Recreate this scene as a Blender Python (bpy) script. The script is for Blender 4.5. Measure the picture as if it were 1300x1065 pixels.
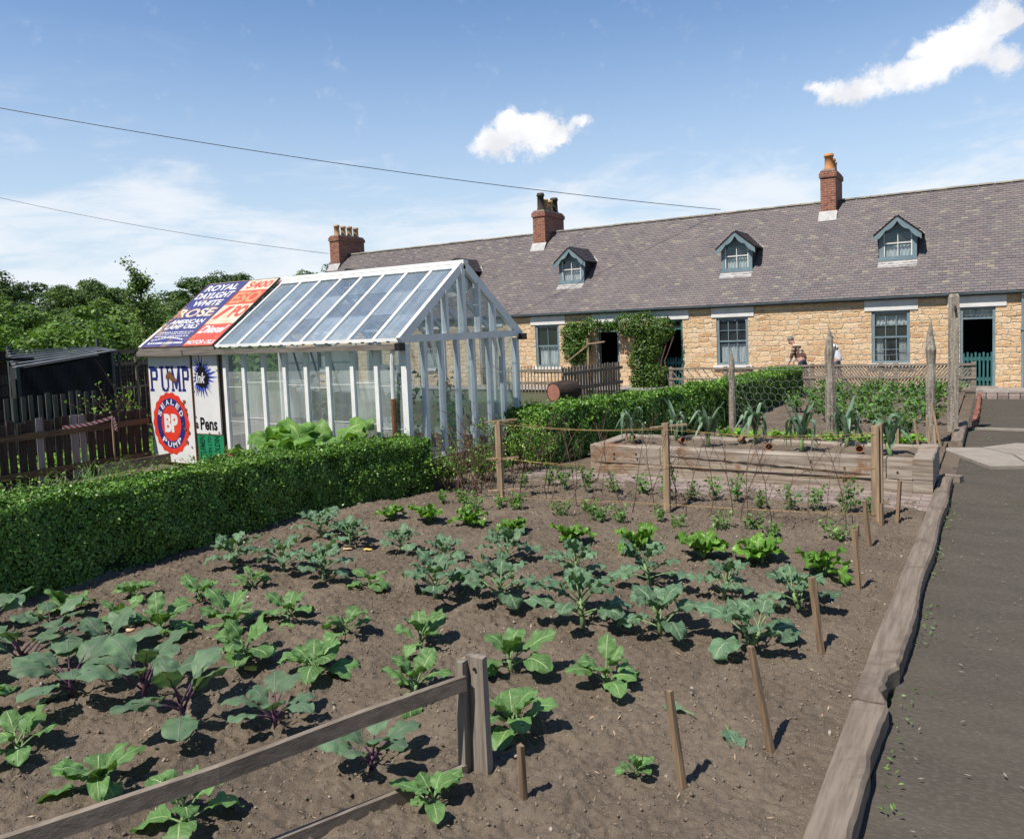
import bpy, math, random
import numpy as np
from mathutils import Vector, Matrix
R = math.radians
PI = math.pi
SC = bpy.context.scene
for o in list(bpy.data.objects): bpy.data.objects.remove(o)

# ------------------------------------------------------------------ camera
CAMH = 2.2
def make_camera(pitch=4.0, roll=2.3, yaw=31.4, f=1007.0):
    p, r, y = R(pitch), R(roll), R(yaw)
    fw = Vector((-math.sin(y)*math.cos(p), math.cos(y)*math.cos(p), -math.sin(p)))
    rt0 = Vector((math.cos(y), math.sin(y), 0)); up0 = rt0.cross(fw)
    rt = rt0*math.cos(r) - up0*math.sin(r); up = rt0*math.sin(r) + up0*math.cos(r)
    cd = bpy.data.cameras.new('camera'); co = bpy.data.objects.new('camera', cd)
    SC.collection.objects.link(co)
    m = Matrix((rt, up, -fw)).transposed().to_4x4(); m.translation = (0, 0, CAMH)
    co.matrix_world = m
    cd.sensor_fit = 'HORIZONTAL'; cd.sensor_width = 36; cd.lens = f/1300*36
    cd.shift_y = -45/1300; cd.clip_start = .05; cd.clip_end = 3000
    SC.camera = co
make_camera()
SC.view_settings.view_transform = 'Standard'; SC.view_settings.look = 'None'
SC.view_settings.gamma = 1; SC.view_settings.exposure = 0.28

# ------------------------------------------------------------------ sun and sky
SUN_EL = 57; SX, SY = .30, .954
sd = bpy.data.lights.new('sun', 'SUN'); sd.energy = 5.0; sd.angle = R(.55); sd.color = (1, .94, .845)
so = bpy.data.objects.new('sun', sd); SC.collection.objects.link(so)
so.location = (0, 0, 30)
so.rotation_euler = Vector((SX*math.cos(R(SUN_EL)), SY*math.cos(R(SUN_EL)), -math.sin(R(SUN_EL)))).to_track_quat('-Z', 'Y').to_euler()

class NT:
    """tiny node graph helper"""
    def __init__(s, tree): s.t = tree; s.n = tree.nodes; s.l = tree.links
    def new(s, typ, **kw):
        nd = s.n.new(typ)
        for k, v in kw.items(): setattr(nd, k, v)
        return nd
    def put(s, nd, key, v):
        i = nd.inputs[key]
        if hasattr(v, 'links') or isinstance(v, bpy.types.NodeSocket): s.l.new(v, i)
        else: i.default_value = v
    def math(s, op, a, b=None, c=None, clamp=False):
        nd = s.new('ShaderNodeMath', operation=op); nd.use_clamp = clamp
        s.put(nd, 0, a)
        if b is not None: s.put(nd, 1, b)
        if c is not None: s.put(nd, 2, c)
        return nd.outputs[0]
    def vmath(s, op, a, b=None, out=0, scale=None):
        nd = s.new('ShaderNodeVectorMath', operation=op); s.put(nd, 0, a)
        if b is not None: s.put(nd, 1, b)
        if scale is not None: s.put(nd, 'Scale', scale)
        return nd.outputs[out]
    def noise(s, vec, scale, detail=3, rough=.5, dist=0.0, out=0):
        nd = s.new('ShaderNodeTexNoise'); s.put(nd, 'Vector', vec); s.put(nd, 'Scale', scale)
        s.put(nd, 'Detail', detail); s.put(nd, 'Roughness', rough); s.put(nd, 'Distortion', dist)
        return nd.outputs[out]
    def ramp(s, fac, stops, interp='LINEAR'):
        nd = s.new('ShaderNodeValToRGB'); cr = nd.color_ramp; cr.interpolation = interp
        while len(cr.elements) < len(stops): cr.elements.new(.5)
        for e, (p, c) in zip(cr.elements, stops):
            e.position = p; e.color = (c, c, c, 1) if isinstance(c, (int, float)) else (*c, 1)
        s.put(nd, 0, fac); return nd.outputs[0]
    def mix(s, fac, a, b, typ='MIX'):
        nd = s.new('ShaderNodeMix', data_type='RGBA', blend_type=typ)
        s.put(nd, 0, fac)
        for k, v in ((6, a), (7, b)):
            if isinstance(v, tuple) and len(v) == 3: v = (*v, 1)
            s.put(nd, k, v)
        return nd.outputs[2]
    def maprange(s, v, a, b, c=0., d=1., smooth=True):
        nd = s.new('ShaderNodeMapRange'); nd.interpolation_type = 'SMOOTHSTEP' if smooth else 'LINEAR'
        for k, x in enumerate((v, a, b, c, d)): s.put(nd, k, x)
        return nd.outputs[0]
    def sep(s, v): nd = s.new('ShaderNodeSeparateXYZ'); s.put(nd, 0, v); return nd.outputs
    def comb(s, x, y, z):
        nd = s.new('ShaderNodeCombineXYZ')
        for k, v in enumerate((x, y, z)): s.put(nd, k, v)
        return nd.outputs[0]

w = bpy.data.worlds.new('World'); SC.world = w; w.use_nodes = True
g = NT(w.node_tree); w.node_tree.nodes.clear()
sky = g.new('ShaderNodeTexSky', sky_type='NISHITA'); sky.sun_disc = False
sky.sun_elevation = R(SUN_EL); sky.sun_rotation = math.atan2(-SX, -SY)
sky.air_density = 1.2; sky.dust_density = .25; sky.ozone_density = 1.6; sky.altitude = 50
gen = g.new('ShaderNodeTexCoord').outputs['Generated']
X_, Y_, Z_ = g.sep(gen)
skyc = g.mix(1.0, sky.outputs[0], (.96, 1.14, 1.36), 'MULTIPLY')
north = g.maprange(Y_, -.25, .45, .15, 1.)  # fades haze and thin cloud from the unseen south to lower ambient light
skyc = g.mix(g.math('MULTIPLY', g.maprange(Z_, .42, .02, 0, .72), north), skyc, (6.6, 7.7, 8.8))
# cloud puffs: (unit direction, radius)
PUFFS = [((-0.0012, 0.9566, 0.2914), 0.0245), ((-0.0162, 0.9614, 0.2746), 0.0306), ((-0.0409, 0.9635, 0.2646), 0.0301), ((-0.0702, 0.9641, 0.2562), 0.0282), ((-0.0981, 0.9629, 0.2516), 0.0245), ((-0.126, 0.9601, 0.2496), 0.0205), ((-0.1512, 0.9564, 0.25), 0.0193), ((-0.1683, 0.9516, 0.2573), 0.0131), ((-0.0442, 0.9579, 0.2836), 0.0187), ((0.0077, 0.9678, 0.2517), 0.0205), ((-0.0734, 0.9582, 0.2764), 0.0149), ((0.0142, 0.956, 0.293), 0.0148), ((-0.5055, 0.8326, 0.2265), 0.0304), ((-0.4817, 0.845, 0.2325), 0.0341), ((-0.5287, 0.8192, 0.2221), 0.0228), ((-0.463, 0.8544, 0.2359), 0.0264), ((-0.4426, 0.8662, 0.2321), 0.0188), ((-0.4203, 0.8748, 0.2412), 0.0131), ((-0.4894, 0.8353, 0.2504), 0.0188)]
dn = g.noise(gen, 17, 7, .66, 0, 1)
dvec = g.vmath('SCALE', g.vmath('SUBTRACT', dn, (.5, .5, .5)), scale=.062)
gd = g.vmath('MULTIPLY', g.vmath('ADD', gen, dvec), (1, 1, 1.32))
tot = None
for (c, r) in (PUFFS or []):
    d = g.vmath('DISTANCE', gd, (c[0], c[1], c[2]*1.32), out=1)
    f_ = g.math('SUBTRACT', 1.0, g.math('DIVIDE', d, r*1.22), clamp=True)
    tot = f_ if tot is None else g.math('ADD', tot, f_)
if tot is None: tot = g.math('ADD', 0., 0.)
pn = g.noise(gen, 38, 6, .6)
puff = g.maprange(g.math('ADD', tot, g.math('MULTIPLY', g.math('SUBTRACT', pn, .5), 1.2)), .08, .90)
# thin high cloud: noise on the plane of the cloud deck
zz = g.math('MAXIMUM', Z_, .03)
px_ = g.math('DIVIDE', X_, g.math('ADD', zz, .12)); py_ = g.math('DIVIDE', Y_, g.math('ADD', zz, .12))
deck = g.comb(px_, g.math('MULTIPLY', py_, 1.0), 0.)
cn = g.noise(deck, .85, 7, .56, .7)
wn = g.noise(deck, 3.4, 5, .6, 1.2)
cmix = g.math('ADD', g.math('MULTIPLY', cn, .78), g.math('MULTIPLY', wn, .22))
low = g.maprange(Z_, .27, .08)           # cover grows towards the horizon
cov = g.maprange(g.math('ADD', cmix, g.math('MULTIPLY', low, .24)), .58, .80)
cov = g.math('MULTIPLY', g.math('MULTIPLY', cov, g.maprange(Z_, .40, .20, .12, .78)), north)
col = g.mix(cov, skyc, (8.6, 8.9, 9.4))
shade = g.noise(gen, 20, 4, .5)
pc = g.mix(g.maprange(shade, .35, .68), (9.9, 9.9, 10.0), (7.9, 8.0, 8.3))
col = g.mix(g.math('MULTIPLY', puff, .97), col, pc)
south_dim = g.maprange(Y_, -.45, .36, .48, 1.)  # unseen sky behind the camera dimmed to cut fill light and deepen shadows
col = g.mix(1.0, col, g.comb(south_dim, south_dim, south_dim), 'MULTIPLY')
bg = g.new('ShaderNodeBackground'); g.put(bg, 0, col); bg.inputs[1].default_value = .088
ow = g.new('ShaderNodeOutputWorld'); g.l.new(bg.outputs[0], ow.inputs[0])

# ------------------------------------------------------------------ object helpers
def link(o): SC.collection.objects.link(o); return o
def tag(o, label=None, cat=None, group=None, kind=None):
    if label: o['label'] = label
    if cat: o['category'] = cat
    if group: o['group'] = group
    if kind: o['kind'] = kind
    return o
def empty(name, loc=(0, 0, 0), rz=0, **kw):
    o = bpy.data.objects.new(name, None); o.location = loc; o.rotation_euler.z = rz
    o.empty_display_size = .2
    return tag(link(o), **kw)
class MB:
    """mesh builder; collects quads/tris with material index"""
    def __init__(s): s.v = []; s.f = []; s.m = []; s.n = 0; s.uv = {}
    def add(s, V, F, mi=0, uv=None):
        V = np.asarray(V, float).reshape(-1, 3)
        if uv is not None: s.uv[len(s.v)] = uv
        s.v.append(V); s.f.append([[i+s.n for i in f] for f in F]); s.m += [mi]*len(F); s.n += len(V)
        return s
    def box(s, a, b, mi=0):
        (x0, y0, z0), (x1, y1, z1) = a, b
        V = [(x0,y0,z0),(x1,y0,z0),(x1,y1,z0),(x0,y1,z0),(x0,y0,z1),(x1,y0,z1),(x1,y1,z1),(x0,y1,z1)]
        return s.add(V, [(0,3,2,1),(4,5,6,7),(0,1,5,4),(1,2,6,5),(2,3,7,6),(3,0,4,7)], mi)
    def beam(s, p, q, w, h=None, up=(0, 0, 1), mi=0, taper=1.0, jit=0):
        """rectangular bar from p to q, width w (sideways) and height h (along up)"""
        p = np.array(p, float); q = np.array(q, float); h = w if h is None else h
        d = q-p; d /= np.linalg.norm(d); u = np.array(up, float)
        sd_ = np.cross(d, u)
        if np.linalg.norm(sd_) < 1e-4: sd_ = np.cross(d, (1, 0, 0))
        sd_ /= np.linalg.norm(sd_); u = np.cross(sd_, d)
        V = []
        for c, k in ((p, 1), (q, taper)):
            for a, b in ((-1,-1),(1,-1),(1,1),(-1,1)):
                V.append(c + sd_*a*w/2*k + u*b*h/2*k + (rng.normal(0, jit, 3) if jit else 0))
        return s.add(V, [(0,1,2,3),(7,6,5,4),(0,4,5,1),(1,5,6,2),(2,6,7,3),(3,7,4,0)], mi)
    def tube(s, pts, rad, n=6, mi=0, cap=True):
        pts = np.array(pts, float); m = len(pts)
        rad = np.full(m, rad) if np.isscalar(rad) else np.array(rad, float)
        V = []; ref = np.array((.31, .17, .93))
        for i in range(m):
            t = pts[min(i+1, m-1)]-pts[max(i-1, 0)]; t = t/(np.linalg.norm(t)+1e-9)
            a = np.cross(t, ref); a /= np.linalg.norm(a)+1e-9; b = np.cross(t, a)
            for k in range(n):
                an = 2*PI*k/n; V.append(pts[i]+rad[i]*(a*math.cos(an)+b*math.sin(an)))
        F = [(i*n+k, i*n+(k+1) % n, (i+1)*n+(k+1) % n, (i+1)*n+k) for i in range(m-1) for k in range(n)]
        if cap: F += [tuple(range(n))[::-1], tuple((m-1)*n+k for k in range(n))]
        return s.add(V, F, mi)
    def lathe(s, prof, c=(0, 0, 0), n=16, mi=0):
        V = [(c[0]+r*math.cos(2*PI*k/n), c[1]+r*math.sin(2*PI*k/n), c[2]+z) for r, z in prof for k in range(n)]
        F = [(i*n+k, i*n+(k+1) % n, (i+1)*n+(k+1) % n, (i+1)*n+k) for i in range(len(prof)-1) for k in range(n)]
        return s.add(V, F, mi)
    def prism(s, pts2, o, ux, uy, n, t, mi=0):
        """extrude a 2D outline (in plane o, ux, uy) by t along n"""
        o, ux, uy, n = (np.array(q, float) for q in (o, ux, uy, n))
        A = [o+ux*a+uy*b for a, b in pts2]; B = [q+n*t for q in A]; k = len(A)
        F = [tuple(range(k))[::-1], tuple(range(k, 2*k))]+[(i, (i+1) % k, (i+1) % k+k, i+k) for i in range(k)]
        return s.add(A+B, F, mi)
    def build(s, name, mats, parent=None, smooth=False, **kw):
        me = bpy.data.meshes.new(name)
        V = np.concatenate(s.v); F = [f for q in s.f for f in q]
        me.from_pydata(V.tolist(), [], F)
        return finish(me, name, mats, s.m, parent, smooth, **kw)
def finish(me, name, mats, mi, parent, smooth, **kw):
    if not isinstance(mats, (list, tuple)): mats = [mats]
    for m in mats: me.materials.append(m)
    if mi is not None and len(mats) > 1: me.polygons.foreach_set('material_index', np.array(mi, 'i'))
    if smooth: me.polygons.foreach_set('use_smooth', np.ones(len(me.polygons), 'b'))
    me.update()
    o = link(bpy.data.objects.new(name, me))
    if parent: o.parent = parent
    return tag(o, **kw)
def np_mesh(name, V, F, mats, parent=None, smooth=False, uv=None, mi=None, **kw):
    """fast path: V (n,3), F (m,4) arrays"""
    me = bpy.data.meshes.new(name); V = np.ascontiguousarray(V, 'f4'); F = np.ascontiguousarray(F, 'i4')
    me.vertices.add(len(V)); me.vertices.foreach_set('co', V.ravel())
    me.loops.add(F.size); me.loops.foreach_set('vertex_index', F.ravel())
    me.polygons.add(len(F)); me.polygons.foreach_set('loop_start', np.arange(0, F.size, F.shape[1], dtype='i4'))
    if uv is not None:
        l = me.uv_layers.new(name='UVMap'); l.data.foreach_set('uv', np.ascontiguousarray(uv[F.ravel()], 'f4').ravel())
    me.update(calc_edges=True); me.validate()
    return finish(me, name, mats, mi, parent, smooth, **kw)
rng = np.random.default_rng(7)
rnd = random.Random(5)
def copy_tree(o, parent=None):
    c = link(o.copy()); c.parent = parent
    for ch in list(o.children): copy_tree(ch, c)
    return c
ORD = ['first','second','third','fourth','fifth','sixth','seventh','eighth','ninth','tenth','eleventh','twelfth','thirteenth','fourteenth','fifteenth','sixteenth','seventeenth','eighteenth','nineteenth','twentieth','twenty-first','twenty-second','twenty-third','twenty-fourth','twenty-fifth','twenty-sixth','twenty-seventh','twenty-eighth','twenty-ninth','thirtieth']

# value noise for terrain
def vnoise(x, y, seed=0):
    xi = np.floor(x).astype(int); yi = np.floor(y).astype(int); xf = x-xi; yf = y-yi
    def h(a, b):
        n = (a*374761393+b*668265263+seed*1442695041) & 0x7fffffff
        n = (n ^ (n >> 13))*1274126177 & 0x7fffffff
        return ((n ^ (n >> 16)) & 0xffff)/65535.0
    u = xf*xf*(3-2*xf); v = yf*yf*(3-2*yf)
    return (h(xi, yi)*(1-u)+h(xi+1, yi)*u)*(1-v)+(h(xi, yi+1)*(1-u)+h(xi+1, yi+1)*u)*v

# ------------------------------------------------------------------ materials
def base_mat(name):
    m = bpy.data.materials.new(name); m.use_nodes = True; t = m.node_tree; t.nodes.clear()
    n = NT(t); out = n.new('ShaderNodeOutputMaterial'); b = n.new('ShaderNodeBsdfPrincipled')
    n.l.new(b.outputs[0], out.inputs[0]); return m, n, b, out
def bump(n, b, h, strength, dist):
    bp = n.new('ShaderNodeBump'); n.put(bp, 'Height', h); bp.inputs['Strength'].default_value = strength
    bp.inputs['Distance'].default_value = dist; n.l.new(bp.outputs[0], b.inputs['Normal'])
def simple(name, c1, c2=None, rough=.6, scale=6, stretch=(1, 1, 1), bs=.3, bd=.004, island=0., spec=.4, fine=None, dirt=None):
    m, n, b, _ = base_mat(name)
    co = n.new('ShaderNodeTexCoord').outputs['Object']
    rv = n.new('ShaderNodeObjectInfo').outputs['Random']
    v = n.vmath('ADD', n.vmath('MULTIPLY', co, stretch), n.comb(n.math('MULTIPLY', rv, 37.), n.math('MULTIPLY', rv, 11.), 0.))
    f = n.noise(v, scale, 5, .62)
    c2 = c2 or tuple(x*.7 for x in c1)
    col = n.mix(n.maprange(f, .32, .68), c1, c2)
    if fine: col = n.mix(n.math('MULTIPLY', n.maprange(n.noise(v, fine[0], 2), .45, .7), fine[1]), col, fine[2])
    if dirt: col = n.mix(n.math('MULTIPLY', n.maprange(n.noise(co, dirt[0], 6, .7, .5), dirt[1], dirt[1]+.12), dirt[2]), col, dirt[3])
    if island:
        ri = n.new('ShaderNodeNewGeometry').outputs['Random Per Island']
        k = n.maprange(ri, 0, 1, 1-island, 1+island, False)
        col = n.mix(1.0, col, n.comb(k, k, k), 'MULTIPLY')
    n.put(b, 'Base Color', col); b.inputs['Roughness'].default_value = rough
    b.inputs['Specular IOR Level'].default_value = spec
    bump(n, b, n.noise(v, scale*3.5, 4, .6), bs, bd)
    return m
def wood(name, c1, c2, axis=2, **kw):
    st = [22, 22, 22]; st[axis] = 1.6
    kw.setdefault('scale', 1.2); kw.setdefault('island', .22)
    return simple(name, c1, c2, rough=.85, stretch=tuple(st), bs=.5, bd=.003, spec=.2, **kw)
def leafmat(name, c1, c2, trans=.3, rough=.5, island=.35, scale=2.0, c3=None, spec=.35):
    """many small leaf faces: colour differs from leaf to leaf"""
    m, n, b, out = base_mat(name)
    co = n.new('ShaderNodeTexCoord').outputs['Object']
    ri = n.new('ShaderNodeNewGeometry').outputs['Random Per Island']
    rv = n.new('ShaderNodeObjectInfo').outputs['Random']
    f = n.math('ADD', n.math('MULTIPLY', n.noise(co, scale, 3), .6), n.math('MULTIPLY', ri, .4))
    col = n.mix(n.maprange(f, .3, .7), c1, c2)
    if c3: col = n.mix(n.math('GREATER_THAN', ri, .93), col, c3)
    k = n.math('MULTIPLY', n.maprange(ri, 0, 1, 1-island, 1+island, False), n.maprange(rv, 0, 1, .85, 1.15, False))
    col = n.mix(1.0, col, n.comb(k, k, k), 'MULTIPLY')
    n.put(b, 'Base Color', col); b.inputs['Roughness'].default_value = rough
    b.inputs['Specular IOR Level'].default_value = spec
    tr = n.new('ShaderNodeBsdfTranslucent'); n.put(tr, 0, n.mix(1.0, col, (1.5, 1.5, .6), 'MULTIPLY'))
    mx = n.new('ShaderNodeMixShader'); mx.inputs[0].default_value = trans
    n.l.new(b.outputs[0], mx.inputs[1]); n.l.new(tr.outputs[0], mx.inputs[2]); n.l.new(mx.outputs[0], out.inputs[0])
    return m
def blade(name, c1, c2, vein, rough=.5, trans=.22, veinw=.035, bs=.5, spec=.4, coat=0):
    """large crop leaf with a midrib and side veins from its UVs"""
    m, n, b, out = base_mat(name)
    tc = n.new('ShaderNodeTexCoord'); u, v, _ = n.sep(tc.outputs['UV']); co = tc.outputs['Object']
    ri = n.new('ShaderNodeNewGeometry').outputs['Random Per Island']
    au = n.math('ABSOLUTE', n.math('SUBTRACT', u, .5))
    mid = n.maprange(au, veinw, veinw*.3)
    ph = n.math('FRACT', n.math('SUBTRACT', n.math('MULTIPLY', v, 6.5), n.math('MULTIPLY', au, 4.2)))
    sv = n.math('MULTIPLY', n.maprange(n.math('ABSOLUTE', n.math('SUBTRACT', ph, .5)), .09, .02), n.maprange(au, .5, .25, .35, .8))
    vn = n.math('MAXIMUM', mid, n.math('MULTIPLY', sv, .55))
    f = n.noise(co, 9, 4, .6)
    col = n.mix(n.maprange(f, .3, .7), c1, c2)
    k = n.maprange(ri, 0, 1, .78, 1.2, False)
    col = n.mix(1.0, col, n.comb(k, k, k), 'MULTIPLY')
    col = n.mix(n.math('MULTIPLY', n.math('GREATER_THAN', ri, .945), n.maprange(n.noise(co, 14, 3), .40, .6)), col, (.42, .38, .08))
    col = n.mix(vn, col, vein)
    n.put(b, 'Base Color', col); b.inputs['Roughness'].default_value = rough
    b.inputs['Specular IOR Level'].default_value = spec; b.inputs['Coat Weight'].default_value = coat
    h = n.math('SUBTRACT', n.noise(co, 40, 3, .5), n.math('MULTIPLY', vn, .8))
    bump(n, b, h, bs, .006)
    tr = n.new('ShaderNodeBsdfTranslucent'); n.put(tr, 0, n.mix(1.0, col, (1.4, 1.5, .5), 'MULTIPLY'))
    mx = n.new('ShaderNodeMixShader'); mx.inputs[0].default_value = trans
    n.l.new(b.outputs[0], mx.inputs[1]); n.l.new(tr.outputs[0], mx.inputs[2])
    hole = n.math('MULTIPLY', n.math('GREATER_THAN', n.noise(co, 48, 1, .4), .735), n.math('GREATER_THAN', ri, .35))
    m2 = n.new('ShaderNodeMixShader'); n.put(m2, 0, hole); n.l.new(mx.outputs[0], m2.inputs[1]); n.l.new(n.new('ShaderNodeBsdfTransparent').outputs[0], m2.inputs[2]); n.l.new(m2.outputs[0], out.inputs[0])
    return m
def wallcoord(n):
    x, y, z = n.sep(n.new('ShaderNodeTexCoord').outputs['Object'])
    return n.comb(n.math('ADD', x, y), z, 0.)
def stone_mat():
    m, n, b, _ = base_mat('sandstone rubble')
    P = wallcoord(n)
    dist = n.vmath('SCALE', n.vmath('SUBTRACT', n.noise(P, 2.6, 3, .6, 0, 1), (.5, .5, .5)), scale=.22)
    dist2 = n.vmath('SCALE', n.vmath('SUBTRACT', n.noise(P, 14, 2, .6, 0, 1), (.5, .5, .5)), scale=.035)
    Q = n.vmath('ADD', n.vmath('ADD', P, dist), dist2)
    br = n.new('ShaderNodeTexBrick'); n.put(br, 'Vector', Q); br.offset = .43; br.squash = .7; br.squash_frequency = 3
    for k, v in (('Scale', 1.), ('Mortar Size', .021), ('Mortar Smooth', .8), ('Brick Width', .43), ('Row Height', .162), ('Bias', 0.)): n.put(br, k, v)
    n.put(br, 'Color1', (0, 0, 0, 1)); n.put(br, 'Color2', (1, 1, 1, 1)); n.put(br, 'Mortar', (.5, .5, .5, 1))
    rv = n.sep(br.outputs[0])[0]
    stone = n.ramp(rv, [(0, (.54, .315, .165)), (.25, (.68, .475, .30)), (.5, (.62, .40, .215)), (.75, (.74, .56, .38)), (1, (.69, .47, .27))])
    mott = n.noise(P, 9, 6, .7)
    stone = n.mix(n.math('MULTIPLY', n.maprange(mott, .4, .75), .6), stone, (.74, .60, .43))
    stone = n.mix(n.math('MULTIPLY', n.maprange(n.noise(P, 30, 3), .58, .72), .5), stone, (.33, .20, .10))
    col = n.mix(n.math('MULTIPLY', br.outputs['Fac'], .8), stone, (.74, .64, .48))
    crack = n.maprange(n.noise(n.vmath('MULTIPLY', Q, (.6, 4.2, 1)), 3.2, 3, .5), .63, .68)
    col = n.mix(n.math('MULTIPLY', crack, .6), col, (.20, .12, .07))
    n.put(b, 'Base Color', col); b.inputs['Roughness'].default_value = .95; b.inputs['Specular IOR Level'].default_value = .1
    h = n.math('ADD', n.math('MULTIPLY', n.math('SUBTRACT', 1., br.outputs['Fac']), .7), n.math('MULTIPLY', mott, .9))
    bump(n, b, h, .9, .05); return m
def brick_mat(name='red brick', c1=(.34, .115, .065), c2=(.22, .07, .045), mortar=(.42, .36, .30), top=False):
    m, n, b, _ = base_mat(name)
    P = wallcoord(n)
    br = n.new('ShaderNodeTexBrick'); n.put(br, 'Vector', P)
    for k, v in (('Scale', 1.), ('Mortar Size', .006), ('Brick Width', .225), ('Row Height', .075), ('Bias', 0.)): n.put(br, k, v)
    n.put(br, 'Color1', (*c1, 1)); n.put(br, 'Color2', (*c2, 1)); n.put(br, 'Mortar', (*mortar, 1))
    col = n.mix(n.maprange(n.noise(P, 7, 5, .7), .45, .75), br.outputs[0], (.10, .05, .04))
    n.put(b, 'Base Color', col); b.inputs['Roughness'].default_value = .9
    bump(n, b, n.math('SUBTRACT', n.noise(P, 40, 2), br.outputs['Fac']), .6, .008); return m
def slate_mat(name='welsh slate'):
    m, n, b, _ = base_mat(name)
    co = n.new('ShaderNodeTexCoord').outputs['Object']
    ri = n.new('ShaderNodeNewGeometry').outputs['Random Per Island']
    col = n.ramp(ri, [(0, (.108, .092, .104)), (.2, (.165, .134, .144)), (.38, (.132, .122, .134)), (.55, (.185, .148, .154)), (.72, (.142, .120, .126)), (.88, (.180, .160, .154)), (.97, (.225, .195, .175)), (1, (.27, .235, .195))])
    col = n.mix(n.math('MULTIPLY', n.maprange(n.noise(co, .8, 6, .7), .42, .7), .45), col, (.215, .180, .170))
    col = n.mix(n.math('MULTIPLY', n.maprange(n.noise(co, 12, 4, .7), .58, .74), .5), col, (.30, .27, .22))
    n.put(b, 'Base Color', col); b.inputs['Roughness'].default_value = .62; b.inputs['Specular IOR Level'].default_value = .35
    bump(n, b, n.noise(co, 30, 4, .6), .3, .004); return m
def soil_mat(name, c1, c2, c3):
    m, n, b, _ = base_mat(name)
    co = n.new('ShaderNodeTexCoord').outputs['Object']
    f1 = n.noise(co, 1.3, 6, .65); f2 = n.noise(co, 28, 5, .7)
    col = n.mix(n.maprange(f1, .38, .62), c1, c2)
    col = n.mix(n.math('MULTIPLY', n.maprange(n.noise(co, .45, 5, .7, .6), .52, .68), .45), col, tuple(q*.66 for q in c2))
    col = n.mix(n.math('MULTIPLY', n.maprange(f2, .5, .72), .7), col, c3)
    col = n.mix(n.math('MULTIPLY', n.maprange(n.noise(co, 75, 2), .70, .76), .6), col, (.38, .33, .27))
    n.put(b, 'Base Color', col); b.inputs['Roughness'].default_value = 1.; b.inputs['Specular IOR Level'].default_value = .08
    h = n.math('ADD', n.math('MULTIPLY', n.noise(co, 38, 6, .72), 1.0), n.math('MULTIPLY', n.noise(co, 120, 3, .6), .35))
    bump(n, b, h, .9, .02); return m
def glass_mat(name, tint=(.75, .83, .85), haze=.12, hz=(.55, .62, .66), gl=.09):
    m, n, b, out = base_mat(name); n.n.remove(b)
    co = n.new('ShaderNodeTexCoord').outputs['Object']
    tr = n.new('ShaderNodeBsdfTransparent'); tr.inputs[0].default_value = (*tint, 1)
    gs = n.new('ShaderNodeBsdfGlossy'); gs.inputs[1].default_value = .02; gs.inputs[0].default_value = (.9, .95, 1, 1)
    df = n.new('ShaderNodeBsdfDiffuse'); df.inputs[0].default_value = (*hz, 1)
    ge = n.new('ShaderNodeNewGeometry'); dt = n.math('ABSOLUTE', n.vmath('DOT_PRODUCT', ge.outputs['Normal'], ge.outputs['Incoming'], out=1))
    fr = n.math('ADD', n.math('MULTIPLY', n.math('POWER', n.math('SUBTRACT', 1., dt), 5.), .9), .045)
    a = n.new('ShaderNodeMixShader'); n.put(a, 0, n.math('ADD', fr, gl, clamp=True)); n.l.new(tr.outputs[0], a.inputs[1]); n.l.new(gs.outputs[0], a.inputs[2])
    ri = n.new('ShaderNodeNewGeometry').outputs['Random Per Island']
    d = n.math('MULTIPLY', n.maprange(n.noise(n.vmath('MULTIPLY', co, (7., 1.2, 1.2)), .9, 6, .6, .3), .0, 1., .35, 1.), haze*1.7)
    d = n.math('MULTIPLY', d, n.maprange(ri, 0, 1, .55, 1.45, False), clamp=True)
    c = n.new('ShaderNodeMixShader'); n.put(c, 0, d); n.l.new(a.outputs[0], c.inputs[1]); n.l.new(df.outputs[0], c.inputs[2])
    n.l.new(c.outputs[0], out.inputs[0]); return m

M = {}
M['soil'] = soil_mat('garden soil', (.178, .142, .108), (.130, .103, .079), (.235, .192, .150))
M['soil_far'] = soil_mat('dry bed soil', (.16, .125, .095), (.13, .10, .08), (.22, .18, .145))
M['clod'] = simple('soil clod', (.195, .158, .122), (.14, .112, .087), rough=1, scale=30, spec=.05, island=.25)
M['oldwood'] = wood('weathered grey wood', (.27, .235, .195), (.13, .105, .085), 2)
M['oldwood_x'] = wood('weathered grey timber', (.30, .26, .215), (.15, .118, .095), 0)
M['oldwood_y'] = wood('weathered kerb timber', (.225, .185, .148), (.145, .115, .09), 1, dirt=(1.3, .52, .7, (.11, .085, .065)))
M['sleeper'] = wood('grey sleeper', (.37, .32, .265), (.18, .145, .115), 0, dirt=(1.2, .55, .9, (.20, .105, .055)))
M['darkwood'] = wood('dark creosoted wood', (.062, .045, .038), (.030, .022, .020), 2, island=.5)
M['greywood'] = wood('dull grey wood', (.12, .115, .11), (.065, .06, .058), 2)
M['gutterwood'] = wood('weathered gutter timber', (.20, .18, .16), (.11, .095, .085), 0)
M['brownrail'] = wood('brown fence rail', (.165, .105, .066), (.075, .05, .036), 1)
M['picket_l'] = wood('pale picket', (.30, .26, .27), (.20, .17, .17), 2)
M['stake'] = wood('new stake wood', (.38, .275, .175), (.19, .135, .095), 2)
M['stakedark'] = wood('brown stake wood', (.27, .185, .115), (.13, .088, .060), 2)
M['twine'] = simple('orange twine', (.55, .36, .16), rough=.9)
M['twig'] = simple('bare twig bark', (.15, .085, .062), (.085, .052, .04), rough=.9, scale=20, island=.3)
M['greentimber'] = simple('grey green steel', (.06, .085, .08), rough=.6)
M['white'] = simple('weathered white paint', (.84, .84, .83), (.74, .75, .75), rough=.5, scale=3, bs=.12, dirt=(4, .62, .5, (.33, .28, .22)))
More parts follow.
